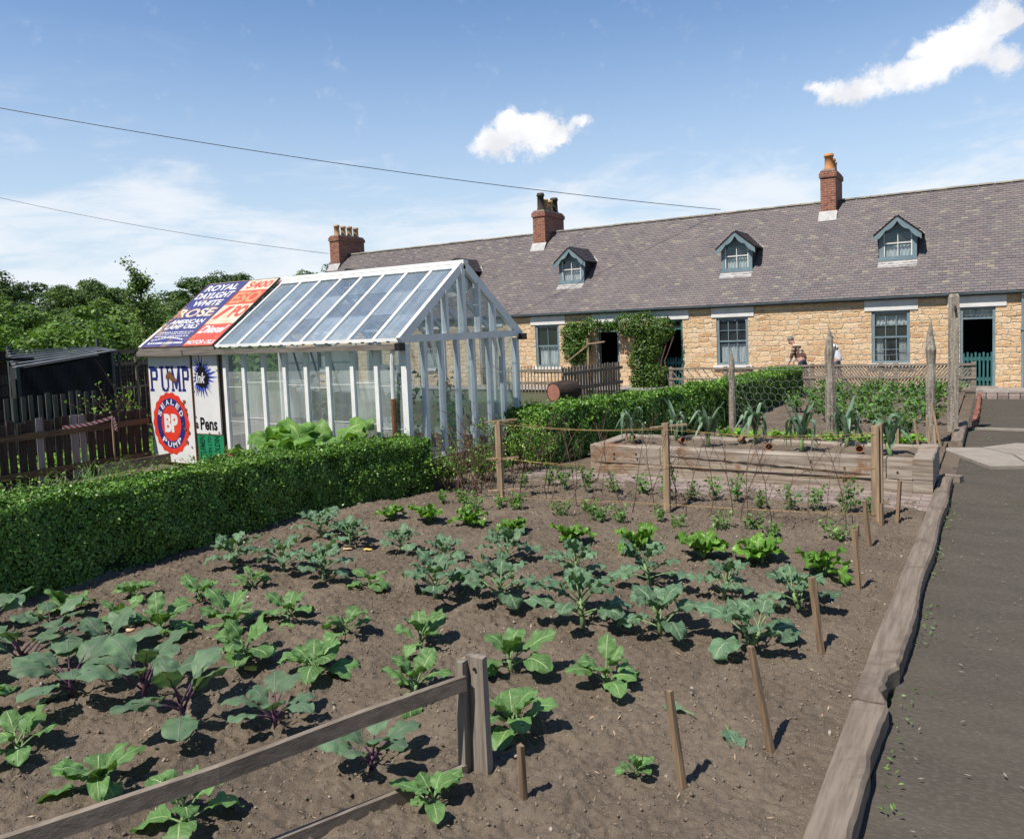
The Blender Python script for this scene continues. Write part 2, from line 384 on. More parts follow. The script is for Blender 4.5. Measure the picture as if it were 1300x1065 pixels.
M['whitewood'] = simple('peeling white paint', (.82, .82, .82), (.70, .71, .72), rough=.55, scale=4, bs=.2, dirt=(9, .66, .8, (.30, .20, .13)))
M['lintel'] = simple('white lintel paint', (.74, .73, .72), (.64, .63, .62), rough=.6, scale=4, bs=.15)
M['blue'] = simple('grey blue paint', (.20, .275, .31), (.155, .22, .255), rough=.45, scale=4, bs=.12)
M['teal'] = simple('teal paint', (.045, .155, .155), (.03, .11, .115), rough=.5, scale=4)
M['stone'] = stone_mat(); M['brick'] = brick_mat(); M['slate'] = slate_mat()
M['lead'] = simple('white lead flashing', (.46, .45, .45), (.33, .32, .32), rough=.6, scale=5)
M['ridge'] = simple('grey ridge tile', (.16, .155, .15), (.30, .26, .20), rough=.8, scale=3)
M['pot_tan'] = simple('buff chimney clay', (.52, .33, .16), (.40, .24, .12), rough=.8, scale=5, dirt=(3, .55, .7, (.12, .08, .06)))
M['pot_orange'] = simple('orange chimney clay', (.58, .28, .10), (.45, .20, .08), rough=.8, scale=5, dirt=(3, .6, .6, (.2, .1, .06)))
M['pot_black'] = simple('sooty chimney clay', (.035, .03, .028), (.07, .055, .045), rough=.8, scale=5)
M['mortar'] = simple('mortar flaunching', (.35, .33, .30), rough=.95)
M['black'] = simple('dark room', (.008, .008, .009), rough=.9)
M['iron'] = simple('black iron', (.015, .015, .017), rough=.5)
M['pane'] = glass_mat('window glass', (.88, .91, .92), .02, gl=.03)
M['gh_glass'] = glass_mat('greenhouse wall glass', (.88, .93, .92), .24, (.62, .68, .68), .04)
M['gh_clear'] = glass_mat('greenhouse clear glass', (.88, .93, .92), .14, (.62, .66, .62), .04)
M['gh_roof'] = glass_mat('greenhouse roof glass', (.74, .83, .90), .22, (.50, .60, .70), .12)
M['lace'] = simple('lace curtain', (.80, .80, .78), (.58, .59, .60), rough=.9, scale=2.2, stretch=(9, 9, 1))
M['path'] = simple('worn tarmac path', (.088, .076, .062), (.070, .061, .050), rough=.95, scale=2.2, stretch=(.5, 1.4, 1), bs=.9, bd=.008, spec=.12, fine=(60, .35, (.16, .142, .12)), dirt=(.75, .55, .4, (.066, .068, .038)))
M['flag'] = simple('pale paving flag', (.30, .265, .225), (.24, .21, .18), rough=.9, scale=3, island=.1)
M['yard'] = simple('yard concrete', (.30, .28, .26), (.22, .20, .185), rough=.9, scale=3)
M['ground'] = simple('rough grass ground', (.06, .085, .03), (.10, .085, .05), rough=1, scale=.4, fine=(8, .5, (.05, .07, .02)))
M['hill'] = simple('hill grass', (.055, .085, .028), (.075, .10, .04), rough=1, scale=.08)
M['hedge'] = leafmat('hedge leaf', (.070, .175, .020), (.14, .28, .034), .12, .42, .45, 2.6, c3=(.22, .34, .07), spec=.45)
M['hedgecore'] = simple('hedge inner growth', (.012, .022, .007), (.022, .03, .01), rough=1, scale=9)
M['climber'] = leafmat('climber leaf', (.055, .125, .022), (.12, .21, .042), .25, .5, .4, 1.5)
M['rosered'] = simple('small red rose', (.45, .05, .03), rough=.7)
M['tree_a'] = leafmat('tree leaf mid green', (.075, .145, .030), (.135, .215, .052), .22, .6, .35, .35)
M['tree_b'] = leafmat('tree leaf dark green', (.040, .084, .022), (.078, .135, .032), .2, .6, .35, .35)
M['tree_c'] = leafmat('tree leaf bright green', (.09, .18, .03), (.14, .25, .045), .28, .55, .35, .5)
M['bark'] = simple('tree bark', (.085, .065, .048), (.045, .035, .028), rough=.95, scale=9)
M['broc'] = blade('blue green brassica leaf', (.088, .170, .092), (.128, .222, .124), (.31, .41, .25), rough=.58)
M['cab'] = blade('mid green cabbage leaf', (.092, .200, .056), (.135, .265, .080), (.35, .46, .21), rough=.52)
M['kohl'] = blade('grey green kohlrabi leaf', (.095, .168, .090), (.130, .222, .115), (.19, .20, .16), rough=.55)
M['chard'] = blade('bright chard leaf', (.085, .215, .020), (.13, .29, .030), (.36, .48, .17), rough=.34, bs=1.0, spec=.45)
M['rhub'] = blade('rhubarb leaf', (.12, .25, .05), (.16, .32, .07), (.34, .42, .16), rough=.5, bs=.9)
M['stem_g'] = simple('pale green stem', (.20, .30, .12), (.14, .22, .09), rough=.6, scale=12)
M['stem_p'] = simple('purple stem', (.085, .035, .075), (.06, .025, .055), rough=.5, scale=12)
M['leek'] = blade('leek leaf', (.135, .225, .150), (.19, .295, .20), (.25, .36, .26), rough=.45, veinw=.02)
M['pea'] = leafmat('pea leaf', (.10, .21, .045), (.14, .27, .07), .3, .5, .3, 6)
M['bean'] = leafmat('bean leaf', (.09, .20, .04), (.13, .25, .06), .3, .45, .3, 6)
M['lett'] = leafmat('lettuce leaf', (.17, .36, .045), (.22, .42, .07), .3, .45, .25, 6)
M['potato'] = leafmat('potato leaf', (.075, .17, .035), (.12, .24, .05), .25, .55, .35, 4)
M['terra'] = simple('terracotta', (.30, .14, .08), (.20, .10, .06), rough=.85, scale=9)
M['yellow'] = simple('yellow dead leaf', (.72, .52, .12), (.60, .40, .10), rough=.6, scale=12)
M['straw'] = simple('dry leaf', (.55, .42, .26), (.42, .27, .17), rough=.8, scale=12)
M['net'] = simple('dark net', (.018, .019, .02), rough=.9)
M['wire'] = simple('galvanised wire', (.30, .31, .31), rough=.5)
M['cable'] = simple('black cable', (.02, .022, .03), rough=.6)
M['tin'] = simple('grey tin sheet', (.27, .285, .29), (.17, .18, .185), rough=.6, scale=2)
M['enamel'] = simple('white enamel', (.72, .72, .73), (.66, .66, .66), rough=.28, scale=3, bs=.05, dirt=(7, .69, 1., (.14, .07, .035)))
M['en_blue'] = simple('blue enamel', (.022, .026, .15), (.03, .035, .19), rough=.3, scale=4, bs=.05, dirt=(9, .68, .9, (.16, .09, .05)))
M['en_rust'] = simple('blue enamel faded', (.040, .045, .17), (.07, .065, .19), rough=.42, scale=3, bs=.08, dirt=(2.6, .52, .9, (.24, .17, .13)))
M['en_red'] = simple('red enamel', (.72, .055, .03), (.62, .045, .03), rough=.3, scale=4, bs=.05, dirt=(8, .68, .8, (.2, .08, .04)))
M['en_redf'] = simple('faded red enamel', (.60, .085, .05), (.52, .10, .06), rough=.4, scale=3, bs=.05, dirt=(5, .58, .8, (.55, .33, .20)))
M['en_cream'] = simple('stained cream enamel', (.72, .60, .48), (.58, .40, .26), rough=.4, scale=4, dirt=(5, .6, .8, (.35, .17, .08)))
M['en_green'] = simple('green enamel', (.012, .21, .095), (.02, .24, .11), rough=.35, scale=4, bs=.05, dirt=(8, .68, .8, (.1, .07, .04)))
M['en_ink'] = simple('ink black', (.012, .012, .016), rough=.35)
M['rust'] = simple('rust', (.20, .085, .035), (.11, .05, .025), rough=.95, scale=20)
M['skin'] = simple('skin', (.55, .30, .22), (.48, .25, .18), rough=.55, scale=5, bs=.05)
M['hair'] = simple('grey hair', (.20, .19, .185), (.11, .105, .10), rough=.7, scale=40)
M['jumper'] = simple('brown jumper', (.16, .085, .055), (.10, .055, .04), rough=.9, scale=20)
M['stripe'] = simple('cream stripe', (.62, .55, .47), rough=.9)
M['jacket'] = simple('pale cloth', (.62, .53, .47), (.52, .45, .42), rough=.9)
M['shirt'] = simple('white shirt', (.78, .80, .85), (.68, .71, .78), rough=.85, scale=3)
M['trouser'] = simple('dark blue trousers', (.05, .06, .10), rough=.9)
M['kerbdark'] = simple('raw split wood', (.05, .035, .028), rough=.95)
def tape_mat():
    m, n, b, _ = base_mat('red and white tape')
    u, v, _ = n.sep(n.new('ShaderNodeTexCoord').outputs['UV'])
    f = n.math('GREATER_THAN', n.math('FRACT', n.math('ADD', n.math('MULTIPLY', v, 9.), n.math('MULTIPLY', u, .8))), .5)
    n.put(b, 'Base Color', n.mix(f, (.75, .75, .75), (.60, .03, .03))); b.inputs['Roughness'].default_value = .35; return m
M['tape'] = tape_mat()
def lichen_bark():
    m, n, b, _ = base_mat('lichened post wood')
    co = n.new('ShaderNodeTexCoord').outputs['Object']
    v = n.vmath('MULTIPLY', co, (20, 20, 1.5))
    col = n.mix(n.maprange(n.noise(v, 1.3, 5, .6), .35, .65), (.31, .27, .225), (.14, .115, .095))
    col = n.mix(n.math('MULTIPLY', n.maprange(n.noise(co, 28, 4), .52, .62), .6), col, (.40, .39, .34))
    n.put(b, 'Base Color', col); b.inputs['Roughness'].default_value = .95
    bump(n, b, n.noise(v, 2, 5), .8, .01); return m
M['post'] = lichen_bark()

# ------------------------------------------------------------------ ground sheets
def sheet(name, x0, x1, y0, y1, z, m, nx=1, ny=1, hf=None, kind='structure', **kw):
    xs = np.linspace(x0, x1, nx+1); ys = np.linspace(y0, y1, ny+1); X, Y = np.meshgrid(xs, ys)
    Z = np.full(X.shape, float(z)) if hf is None else z+hf(X, Y)
    V = np.stack([X, Y, Z], -1).reshape(-1, 3); i = np.arange(ny)[:, None]*(nx+1)+np.arange(nx)[None, :]
    F = np.stack([i, i+1, i+nx+2, i+nx+1], -1).reshape(-1, 4)
    return np_mesh(name, V, F, m, smooth=hf is not None, kind=kind, **kw)
sheet('ground', -1500, 1500, -1500, 1500, -.05, M['ground'])
def billow(X, Y, s, seed): return np.abs(vnoise(X*s, Y*s, seed)-.5)*2
def soil_h(X, Y):
    h = (vnoise(X*1.1, Y*1.1, 1)-.5)*.05 + (vnoise(X*4, Y*4, 2)-.5)*.035
    m = vnoise(X*2.2, Y*2.2, 9)
    h += (1-billow(X, Y, 11, 3))*.022*(.4+m) + (vnoise(X*23, Y*23, 4)-.5)*.013 + np.maximum(vnoise(X*37, Y*37, 5)-.55, 0)*.05*(.3+1.4*m)+(vnoise(X*58, Y*58, 6)-.5)*.017
    e = np.clip(np.minimum(-.70-X, X+7.6)/.12, 0, 1)
    return h*(.35+.65*e)
def GZ(x, y): return float(soil_h(np.array([x]), np.array([y]))[0])+.02
sheet('bed_soil', -7.6, -.64, .6, 9.95, .02, M['soil'], 520, 700, soil_h)
def soil_h2(X, Y): return (vnoise(X*1.4, Y*1.4, 11)-.5)*.05 + (vnoise(X*6, Y*6, 12)-.5)*.04 + (vnoise(X*15, Y*15, 13)-.5)*.03
sheet('far_bed_soil', -7.5, -.66, 11.9, 24.4, .03, M['soil_far'], 190, 330, soil_h2)
sheet('hedge_verge', -13.6, -7.55, .5, 8.9, .0, M['soil'], 80, 100, lambda X, Y: (vnoise(X*5, Y*5, 21)-.5)*.05)
sheet('side_plot', -26, -13.7, 2, 16, -.01, M['soil'], 80, 90, lambda X, Y: (vnoise(X*3, Y*3, 22)-.5)*.06)
sheet('bed_margin', -7.6, -.44, 9.9, 24.3, -.012, M['soil_far'], 60, 120, lambda X, Y: (vnoise(X*3, Y*3, 34)-.5)*.02)
sheet('path', -.50, 6.0, -3, 24.0, -.02, M['path'], 120, 500, lambda X, Y: (vnoise(X*1.5, Y*1.5, 31)-.5)*.02+(vnoise(X*14, Y*14, 32)-.5)*.004)
sheet('back_lane', -40, 6, 24.2, 25.9, .02, M['yard'], 60, 6, lambda X, Y: (vnoise(X*1.5, Y*1.5, 33)-.5)*.02)
# brick paving strip in front of the raised bed
b = MB(); y = 9.62; row = 0
while y < 10.48:
    x = -5.9-(row % 2)*.11
    while x < -.68:
        b.box((x+.004, y+.004, -.02), (x+.216, y+.101, .036+rnd.uniform(-.006, .006))); x += .22
    y += .105; row += 1
M['paver'] = simple('worn brick paver', (.27, .215, .19), (.20, .16, .145), rough=.95, scale=8, island=.25)
b.build('brick_paving', M['paver'], kind='structure')
# pale flags crossing the path
fl = [[(-.76,14.3),(-.05,12.75),(.42,12.95),(.22,13.9),(-.2,14.48)], [(.45,12.96),(1.5,12.9),(1.5,13.7),(.25,13.9)], [(-.17,14.5),(.24,13.95),(1.5,13.75),(1.5,15.0),(.3,15.1)]]
b = MB()
for q in fl: b.prism(q, (0, 0, -.02), (1, 0, 0), (0, 1, 0), (0, 0, 1), .045)
b.build('paving_flags', M['flag'], kind='structure')
b = MB(); b.box((-.35, 16.9, -.02), (3, 17.0, .02)); b.build('path_edging_strip', M['flag'], kind='structure')
b = MB()
for yy in np.arange(17.1, 23.0, .23):
    b.beam((-.32+rnd.uniform(-.02, .02), yy, .05), (-.32+rnd.uniform(-.02, .02), yy+.21, .05+rnd.uniform(-.02, .02)), .07, .12)
tag(b.build('brick_edging', M['brick']), 'ragged line of red bricks edging the bed beside the far path', 'edging')
b = MB()
for xx in np.arange(-.42, 3, .24):
    for k in range(2): b.box((xx+.01, 22.9+k*.35, -.02), (xx+.23, 23.22+k*.35, .07+.05*k))
tag(b.build('brick_step', M['paver']), 'worn brick step where the path meets the cottage lane', 'step')

# soil clods: uncountable crumbs
def clods(n, x0, x1, y0, y1, smin, smax, hf, z):
    ico = np.array([(0,0,1),(.89,0,.45),(.28,.85,.45),(-.72,.53,.45),(-.72,-.53,.45),(.28,-.85,.45),(.72,.53,-.45),(-.28,.85,-.45),(-.89,0,-.45),(-.28,-.85,-.45),(.72,-.53,-.45),(0,0,-1)])
    F0 = np.array([(0,1,2),(0,2,3),(0,3,4),(0,4,5),(0,5,1),(1,6,2),(2,7,3),(3,8,4),(4,9,5),(5,10,1),(6,7,2),(7,8,3),(8,9,4),(9,10,5),(10,6,1),(11,7,6),(11,8,7),(11,9,8),(11,10,9),(11,6,10)])
    x = rng.uniform(x0, x1, n); y = rng.uniform(y0, y1, n); s = smin+(smax-smin)*rng.random(n)**4
    hz = hf(x, y)+z
    V = ico[None]*(1+rng.normal(0, .27, (n, 12, 1)))*s[:, None, None]*rng.uniform(.65, 1.2, (n, 1, 3))+np.stack([x, y, hz+s*.15], -1)[:, None]
    F = F0[None]+(np.arange(n)*12)[:, None, None]
    return V.reshape(-1, 3), F.reshape(-1, 3)
V, F = clods(60000, -7.1, -.66, .9, 9.6, .002, .011, soil_h, .02)
np_mesh('soil_clods', V, F, M['clod'], kind='stuff', label='loose crumbs and clods of dry brown soil over the vegetable bed', cat='soil')

V, F = clods(900, -7.0, -.68, .9, 9.8, .004, .016, soil_h, .024)
np_mesh('pebbles', V, F, simple('pale pebble', (.34, .31, .27), (.22, .19, .16), rough=.8, scale=20, island=.4), kind='stuff', label='scattered pale pebbles in the soil of the vegetable bed', cat='pebbles')
# ------------------------------------------------------------------ leaf clouds
def unit(v): return v/(np.linalg.norm(v, axis=-1, keepdims=True)+1e-9)
def leafcloud(C, N, size, aspect=.55, fold=.25, spread=.7, sv=.3):
    """one folded quad per centre; N = preferred facing"""
    n = len(C); Nn = unit(N+rng.normal(0, spread, (n, 3)))
    t = unit(np.cross(Nn, rng.normal(0, 1, (n, 3)))); s_ = np.cross(Nn, t)
    L = size*(1+rng.uniform(-sv, sv, (n, 1))); W = L*aspect
    a = C-t*L*.5; c = C+t*L*.5; bb = C+s_*W*.5+Nn*W*fold; d = C-s_*W*.5+Nn*W*fold
    V = np.stack([a, bb, c, d], 1).reshape(-1, 3)
    return V, np.arange(4*n).reshape(n, 4)
def cat(parts):
    V = []; F = []; o = 0
    for v, f in parts: V.append(v); F.append(f+o); o += len(v)
    return np.concatenate(V), np.concatenate(F)

# ------------------------------------------------------------------ hedges
def hedge(name, path, wid, top, dens, size, label, core_in=.05):
    """box hedge along a polyline; foliage on the top, both sides and the ends"""
    root = empty(name, (path[0][0], path[0][1], 0), label=label, cat='hedge'); off = np.array([path[0][0], path[0][1], 0])
    P = np.array(path, float); seg = np.linalg.norm(np.diff(P, axis=0), axis=1); cum = np.concatenate([[0], np.cumsum(seg)]); L = cum[-1]
    def at(s):
        x = np.interp(s, cum, P[:, 0]); y = np.interp(s, cum, P[:, 1])
        x2 = np.interp(np.minimum(s+.2, L), cum, P[:, 0])-np.interp(np.maximum(s-.2, 0), cum, P[:, 0]); y2 = np.interp(np.minimum(s+.2, L), cum, P[:, 1])-np.interp(np.maximum(s-.2, 0), cum, P[:, 1])
        l = np.hypot(x2, y2); return x, y, y2/l, -x2/l, x2/l, y2/l
    def tops(s): return np.interp(s, np.linspace(0, L, len(top)), top)
    def rnoise(s, z): return (vnoise(s*2.3, z*2.3+7, 41)-.5)*.10+(vnoise(s*6, z*6, 42)-.5)*.07
    parts = []
    per = 2*np.mean(top)+wid; n = int(dens*L*per)
    u = rng.random(n)*per; s = rng.random(n)*L; H = np.mean(top)
    xx, yy, nx, ny, tx, ty = at(s); Ht = tops(s)
    side = np.where(u < H, 1, np.where(u < 2*H, -1, 0)); q = np.where(side == 1, u/H, np.where(side == -1, (u-H)/H, (u-2*H)/wid))
    lat = np.where(side == 0, (q-.5)*wid, side*wid/2); z = np.where(side == 0, Ht, q*Ht)
    # rounded shoulders
    rr = .10; ex = np.clip((np.abs(lat)-(wid/2-rr))/rr, 0, 1); ez = np.clip((z-(Ht-rr))/rr, 0, 1)
    shr = np.where((ex > 0) & (ez > 0), 1-(np.sqrt(ex**2+ez**2)-np.maximum(ex, ez))*.9/np.maximum(np.sqrt(ex**2+ez**2), 1e-6), 1)
    nz = rnoise(s+side*3, z+lat)
    depth = -np.abs(rng.normal(0, .03, n))+nz*np.where(side == 0, 1.3, 1.25)+(side != 0)*(vnoise(s*9, z*9, 44)-.5)*.06+(rng.random(n) < .035)*rng.uniform(0, .10, n)
    sgn = np.where(side == 0, 0, side)
    lat2 = lat*(.92+.08*shr)+sgn*depth; z2 = z*(.95+.05*shr)+(side == 0)*depth
    C = np.stack([xx+nx*lat2, yy+ny*lat2, np.maximum(z2, .01)], -1)
    Nn = np.stack([nx*sgn, ny*sgn, np.where(side == 0, 1., .25)], -1)
    parts.append(leafcloud(C, Nn, size, .6, .2, np.where(side == 0, .6, .34)[:, None], .5))
    # stray shoots standing out of the clipped surface
    k = rng.choice(n, n//160); S0 = C[k]; dd_ = unit(Nn[k]*.7+np.array((0, 0, .8))+rng.normal(0, .35, (len(k), 3)))
    for q in range(1, 6): parts.append(leafcloud(S0+dd_*(q*.02), dd_, size*.9, .55, .2, .8))
    for e, sg in ((0., -1), (L, 1)):
        m = int(dens*wid*H); lat = rng.uniform(-wid/2, wid/2, m); x0, y0, nx0, ny0, tx0, ty0 = at(np.full(m, e)); z = rng.random(m)*tops(np.full(m, e))
        dd = sg*(-np.abs(rng.normal(0, .04, m))+rnoise(lat*2, z))
        C = np.stack([x0+nx0*lat+tx0*dd, y0+ny0*lat+ty0*dd, z], -1)
        parts.append(leafcloud(C, np.stack([tx0*sg, ty0*sg, np.full(m, .2)], -1), size, .6, .2, .55))
    V, F = cat(parts); np_mesh('foliage', V-off, F, M['hedge'], root)
    # inner growth: dark woody body set inside the leaves
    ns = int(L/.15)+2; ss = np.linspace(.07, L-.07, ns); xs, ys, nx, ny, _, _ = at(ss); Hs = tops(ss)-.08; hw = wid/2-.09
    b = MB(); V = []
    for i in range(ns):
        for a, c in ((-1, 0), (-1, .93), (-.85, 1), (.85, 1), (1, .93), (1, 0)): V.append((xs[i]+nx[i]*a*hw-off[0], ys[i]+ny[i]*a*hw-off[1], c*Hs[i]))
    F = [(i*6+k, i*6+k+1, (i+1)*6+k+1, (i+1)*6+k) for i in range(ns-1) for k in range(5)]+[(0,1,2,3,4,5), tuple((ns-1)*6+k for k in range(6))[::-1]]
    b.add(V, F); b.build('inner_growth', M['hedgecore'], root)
    return root
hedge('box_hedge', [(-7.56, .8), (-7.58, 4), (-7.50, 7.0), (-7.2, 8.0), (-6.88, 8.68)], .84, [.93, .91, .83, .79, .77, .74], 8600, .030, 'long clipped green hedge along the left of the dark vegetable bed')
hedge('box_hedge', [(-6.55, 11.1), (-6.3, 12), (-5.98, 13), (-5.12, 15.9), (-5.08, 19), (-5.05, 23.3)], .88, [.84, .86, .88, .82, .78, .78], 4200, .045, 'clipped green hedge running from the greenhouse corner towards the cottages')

# ------------------------------------------------------------------ the cottage row
YW = 25.85; EY, EZ = 25.71, 2.69; RY, RZ = 29.8, 6.17; TP = (RZ-EZ)/(RY-EY); RA = math.atan(TP)
def roofz(y): return EZ+TP*(y-EY)
XL, XR = -27.9, 8.0
T = empty('cottage_terrace', (0, YW, 0), label='long single storey terrace of golden stone cottages under one purple grey slate roof', cat='terrace')
def loc(o): o.matrix_parent_inverse = Matrix.Translation((0, -YW, 0)); return o
def tb(b, name, mats, parent=None, **kw):
    """build in world coordinates, parented to the terrace (or to one of its parts, whose origin is the terrace's)"""
    o = b.build(name, mats, **kw); o.parent = parent or T
    if parent is None: o.location = (0, -YW, 0)
    return o
WIN = [(-26.0, -25.0), (-20.0, -19.0), (-14.67, -13.67), (-7.82, -6.79), (-3.14, -2.11), (3.2, 4.2)]
DOOR = [(-23, -22.15), (-17.2, -16.35), (-12.15, -11.3), (-9.82, -8.97), (-.84, .02), (6, 6.85)]
ops = sorted([(a, c, .72, 2.28, 'w') for a, c in WIN]+[(a, c, .0, 2.28, 'd') for a, c in DOOR])
LINT = [(-26.2, -24.8), (-20.2, -18.8), (-23.2, -22), (-17.4, -16.1), (-14.85, -13.4), (-12.3, -8.75), (-7.98, -6.6), (-3.33, -1.9), (-1.15, .28), (3, 4.4), (5.8, 7.1)]
b = MB()
xs = [XL]+[q for o in ops for q in o[:2]]+[XR]
for i in range(len(xs)-1):
    x0, x1 = xs[i], xs[i+1]
    if i % 2 == 0: b.box((x0, YW, -.1), (x1, YW+.35, 2.75))
    else:
        o = ops[i//2]; b.box((x0, YW, 2.28), (x1, YW+.35, 2.75))
        if o[4] == 'w': b.box((x0, YW, -.1), (x1, YW+.35, .72))
b.box((XL, YW+.35, -.1), (XL+.35, 33.6, 2.75)); b.box((XR-.35, YW+.35, -.1), (XR, 33.6, 2.75)); b.box((XL, 33.6, -.1), (XR, 33.95, 2.75))
for xe in (XL, XR-.35): b.prism([(YW, 2.75), (33.95, 2.75), (RY, RZ-.12)], (xe, 0, 0), (0, 1, 0), (0, 0, 1), (1, 0, 0), .35)
tb(b, 'wall', M['stone'])
b = MB(); b.box((XL+.4, YW+1.6, -.05), (XR-.4, YW+1.65, 2.7)); b.box((XL+.4, YW+.4, .01), (XR-.4, YW+1.6, .03)); tb(b, 'dark_backing', M['black'])  # near-black sheets behind the openings; the rooms' darkness is put into the colour
for a, c in LINT:
    z0, z1 = 2.285, 2.60; b = MB(); b.box((a, YW-.03, z0), (c, YW+.02, z1)); tb(b, 'lintel', M['lintel'])
def curtain(b, x0, x1, z0, z1, y, scallop=0, gap=0):
    n = 26; rows = 5; V = []
    for j in range(rows+1):
        for i in range(n+1):
            u = i/n; x = x0+(x1-x0)*u; zz = z1+(z0-z1)*j/rows
            if j == rows and scallop: zz += abs(math.sin(u*scallop*PI))*.05
            V.append((x, y+.018*math.sin(u*46+j*.3)+.008*math.sin(u*90), zz))
    b.add(V, [(j*(n+1)+i, (j+1)*(n+1)+i, (j+1)*(n+1)+i+1, j*(n+1)+i+1) for j in range(rows) for i in range(n)])
for k, (a, c) in enumerate(WIN):
    y0 = YW+.05; z0, z1 = .72, 2.28; b = MB(); cols = 3 if k == 4 else 3 if k == 3 else 2
    f = .085
    b.box((a, y0-.02, z0), (a+f, y0+.07, z1)); b.box((c-f, y0-.02, z0), (c, y0+.07, z1)); b.box((a+f, y0-.02, z1-f), (c-f, y0+.07, z1)); b.box((a+f, y0-.02, z0), (c-f, y0+.07, z0+.07))
    zm = (z0+z1)/2; b.box((a+f, y0+.005, zm-.025), (c-f, y0+.06, zm+.025))
    for i in range(1, cols):
        xm = a+f+(c-a-2*f)*i/cols
        b.box((xm-.011, y0+.02, zm+.025), (xm+.011, y0+.05, z1-f))
        b.box((xm-.011, y0+.03, z0+.07), (xm+.011, y0+.055, zm-.025))
    if cols == 3 and k >= 3:
        for q in ((.5,) if k == 3 else (.5,)):
            zz = zm+(z1-zm-f)*q; xs_ = [a+f]+[a+f+(c-a-2*f)*i/cols for i in (1, 2)]+[c-f]
            for i in range(3): b.box((xs_[i]+.012, y0+.022, zz-.01), (xs_[i+1]-.012, y0+.05, zz+.01))
            if k == 4:
                zz = z0+.07+(zm-z0-.1)*.5
                for i in range(3): b.box((xs_[i]+.012, y0+.032, zz-.01), (xs_[i+1]-.012, y0+.05, zz+.01))
    wf = tb(b, 'window', M['blue'])
    p = MB(); p.box((a+f, y0+.056, z0+.07), (c-f, y0+.060, z1-f)); tb(p, 'pane', M['pane'], wf)
    q = MB()
    if k == 4:
        curtain(q, a+.1, c-.1, 1.83, 2.14, YW+.16, 6); curtain(q, a+.1, a+.30, .8, 1.45, YW+.16); curtain(q, c-.3, c-.1, .8, 1.45, YW+.16)
    elif k == 3: curtain(q, a+.1, c-.1, .8, 1.42, YW+.16)
    else: curtain(q, a+.1, c-.1, .8, 1.46, YW+.16)
    tb(q, 'curtain', M['lace'], wf)
    s = MB(); s.box((a-.12, YW-.09, .62), (c+.12, YW+.0, .715)); tb(s, 'sill', M['lintel'], wf)
for k, (a, c) in enumerate(DOOR):
    y0 = YW+.05; b = MB(); f = .07; tr = 1.94
    b.box((a, y0-.02, 0), (a+f, y0+.08, 2.28)); b.box((c-f, y0-.02, 0), (c, y0+.08, 2.28)); b.box((a+f, y0-.02, 2.22), (c-f, y0+.08, 2.28)); b.box((a+f, y0-.01, tr), (c-f, y0+.07, tr+.05))
    df = tb(b, 'doorway', M['blue' if k != 3 else 'teal'])
    p = MB(); p.box((a+f, y0+.05, tr+.05), (c-f, y0+.054, 2.22)); tb(p, 'pane', M['pane'], df)
    if k == 4:
        q = MB(); curtain(q, a+f, c-f, 1.99, 2.2, y0+.09, 7); tb(q, 'curtain', M['lace'], df)
    if k in (3, 4):
        gt = MB(); n = 8; x0, x1 = a+f, c-f
        for i in range(n):
            x = x0+.02+(x1-x0-.04)*i/(n-1); gt.box((x-.024, y0+.0, .06), (x+.024, y0+.022, .98+(.03 if i % 2 else 0)))
        for zz in (.25, .82): gt.box((x0, y0+.024, zz-.05), (x1, y0+.05, zz+.05))
        tb(gt, 'half_gate', M['teal'], df)
    s = MB(); s.box((a-.05, YW-.28, -.02), (c+.05, YW+.04, .055)); tb(s, 'doorstep', M['flag'], df)
# roof slates
def slates(b, x0, x1, org, ux, us, L, gauge=.118, w=.20, lift=.017, clip=None):
    org, ux, us = (np.array(q, float) for q in (org, ux, us)); nn = np.cross(ux, us); nn /= np.linalg.norm(nn)
    if nn[2] < 0: nn = -nn
    rows = int(L/gauge)+1; Vs = []
    for r in range(rows):
        s0 = r*gauge; s1 = min(s0+gauge*1.35, L)
        n = int((x1-x0)/w)+2; sag = 0
        for i in range(n):
            a = max(x0+(i-(r % 2)*.5)*w+.004, x0); c = min(x0+(i+1-(r % 2)*.5)*w-.004, x1)
            if c-a < .03: continue
            if clip and clip((a+c)/2, s0+gauge*.5): continue
            j = rnd.uniform(-.006, .006); e = rnd.uniform(0, .004); t = lift+rnd.uniform(0, .004)
            p = [org+ux*xx+us*ss+nn*h for xx, ss, h in ((a, s0+j, t+e), (c, s0+j, t), (c, s1, .002), (a, s1, .002))]
            q = [org+ux*xx+us*ss+nn*h for xx, ss, h in ((a, s0+j, t-.008), (c, s0+j, t-.008))]
            Vs.append(np.array(p+q))
    A = np.array(Vs); k = len(A); V = A.reshape(-1, 3); base = (np.arange(k)*6)[:, None]
    F = np.concatenate([base+np.array([[0, 1, 2, 3]]), base+np.array([[4, 5, 1, 0]])])
    b.append((V, F))
SLW = math.hypot(RY-EY, RZ-EZ); cs, sn = math.cos(RA), math.sin(RA)
DX = [-2.53, -7.44, -13.67, -18.95, -24.9]
DYF, DZB = 27.05, None
def dclip(x, s):
    y = EY+s*cs
    return any(abs(x-d) < .48 and 27.1 < y < 28.2 for d in DX)
parts = []
slates(parts, XL, XR, (0, EY, EZ), (1, 0, 0), (0, cs, sn), SLW, clip=dclip)
V, F = cat(parts)
rf = np_mesh('roof', V, F, M['slate'], T); rf.location = (0, -YW, 0)
b = MB(); b.prism([(EY+.02, EZ-.012), (RY, RZ-.012), (2*RY-EY, EZ-.012), (2*RY-EY, EZ-.10), (RY, RZ-.10), (EY+.02, EZ-.1)], (XL-.05, 0, 0), (0, 1, 0), (0, 0, 1), (1, 0, 0), XR-XL+.1)
tb(b, 'roof_deck', simple('roof underlay', (.10, .09, .10), rough=.9), rf)
b = MB(); x = XL
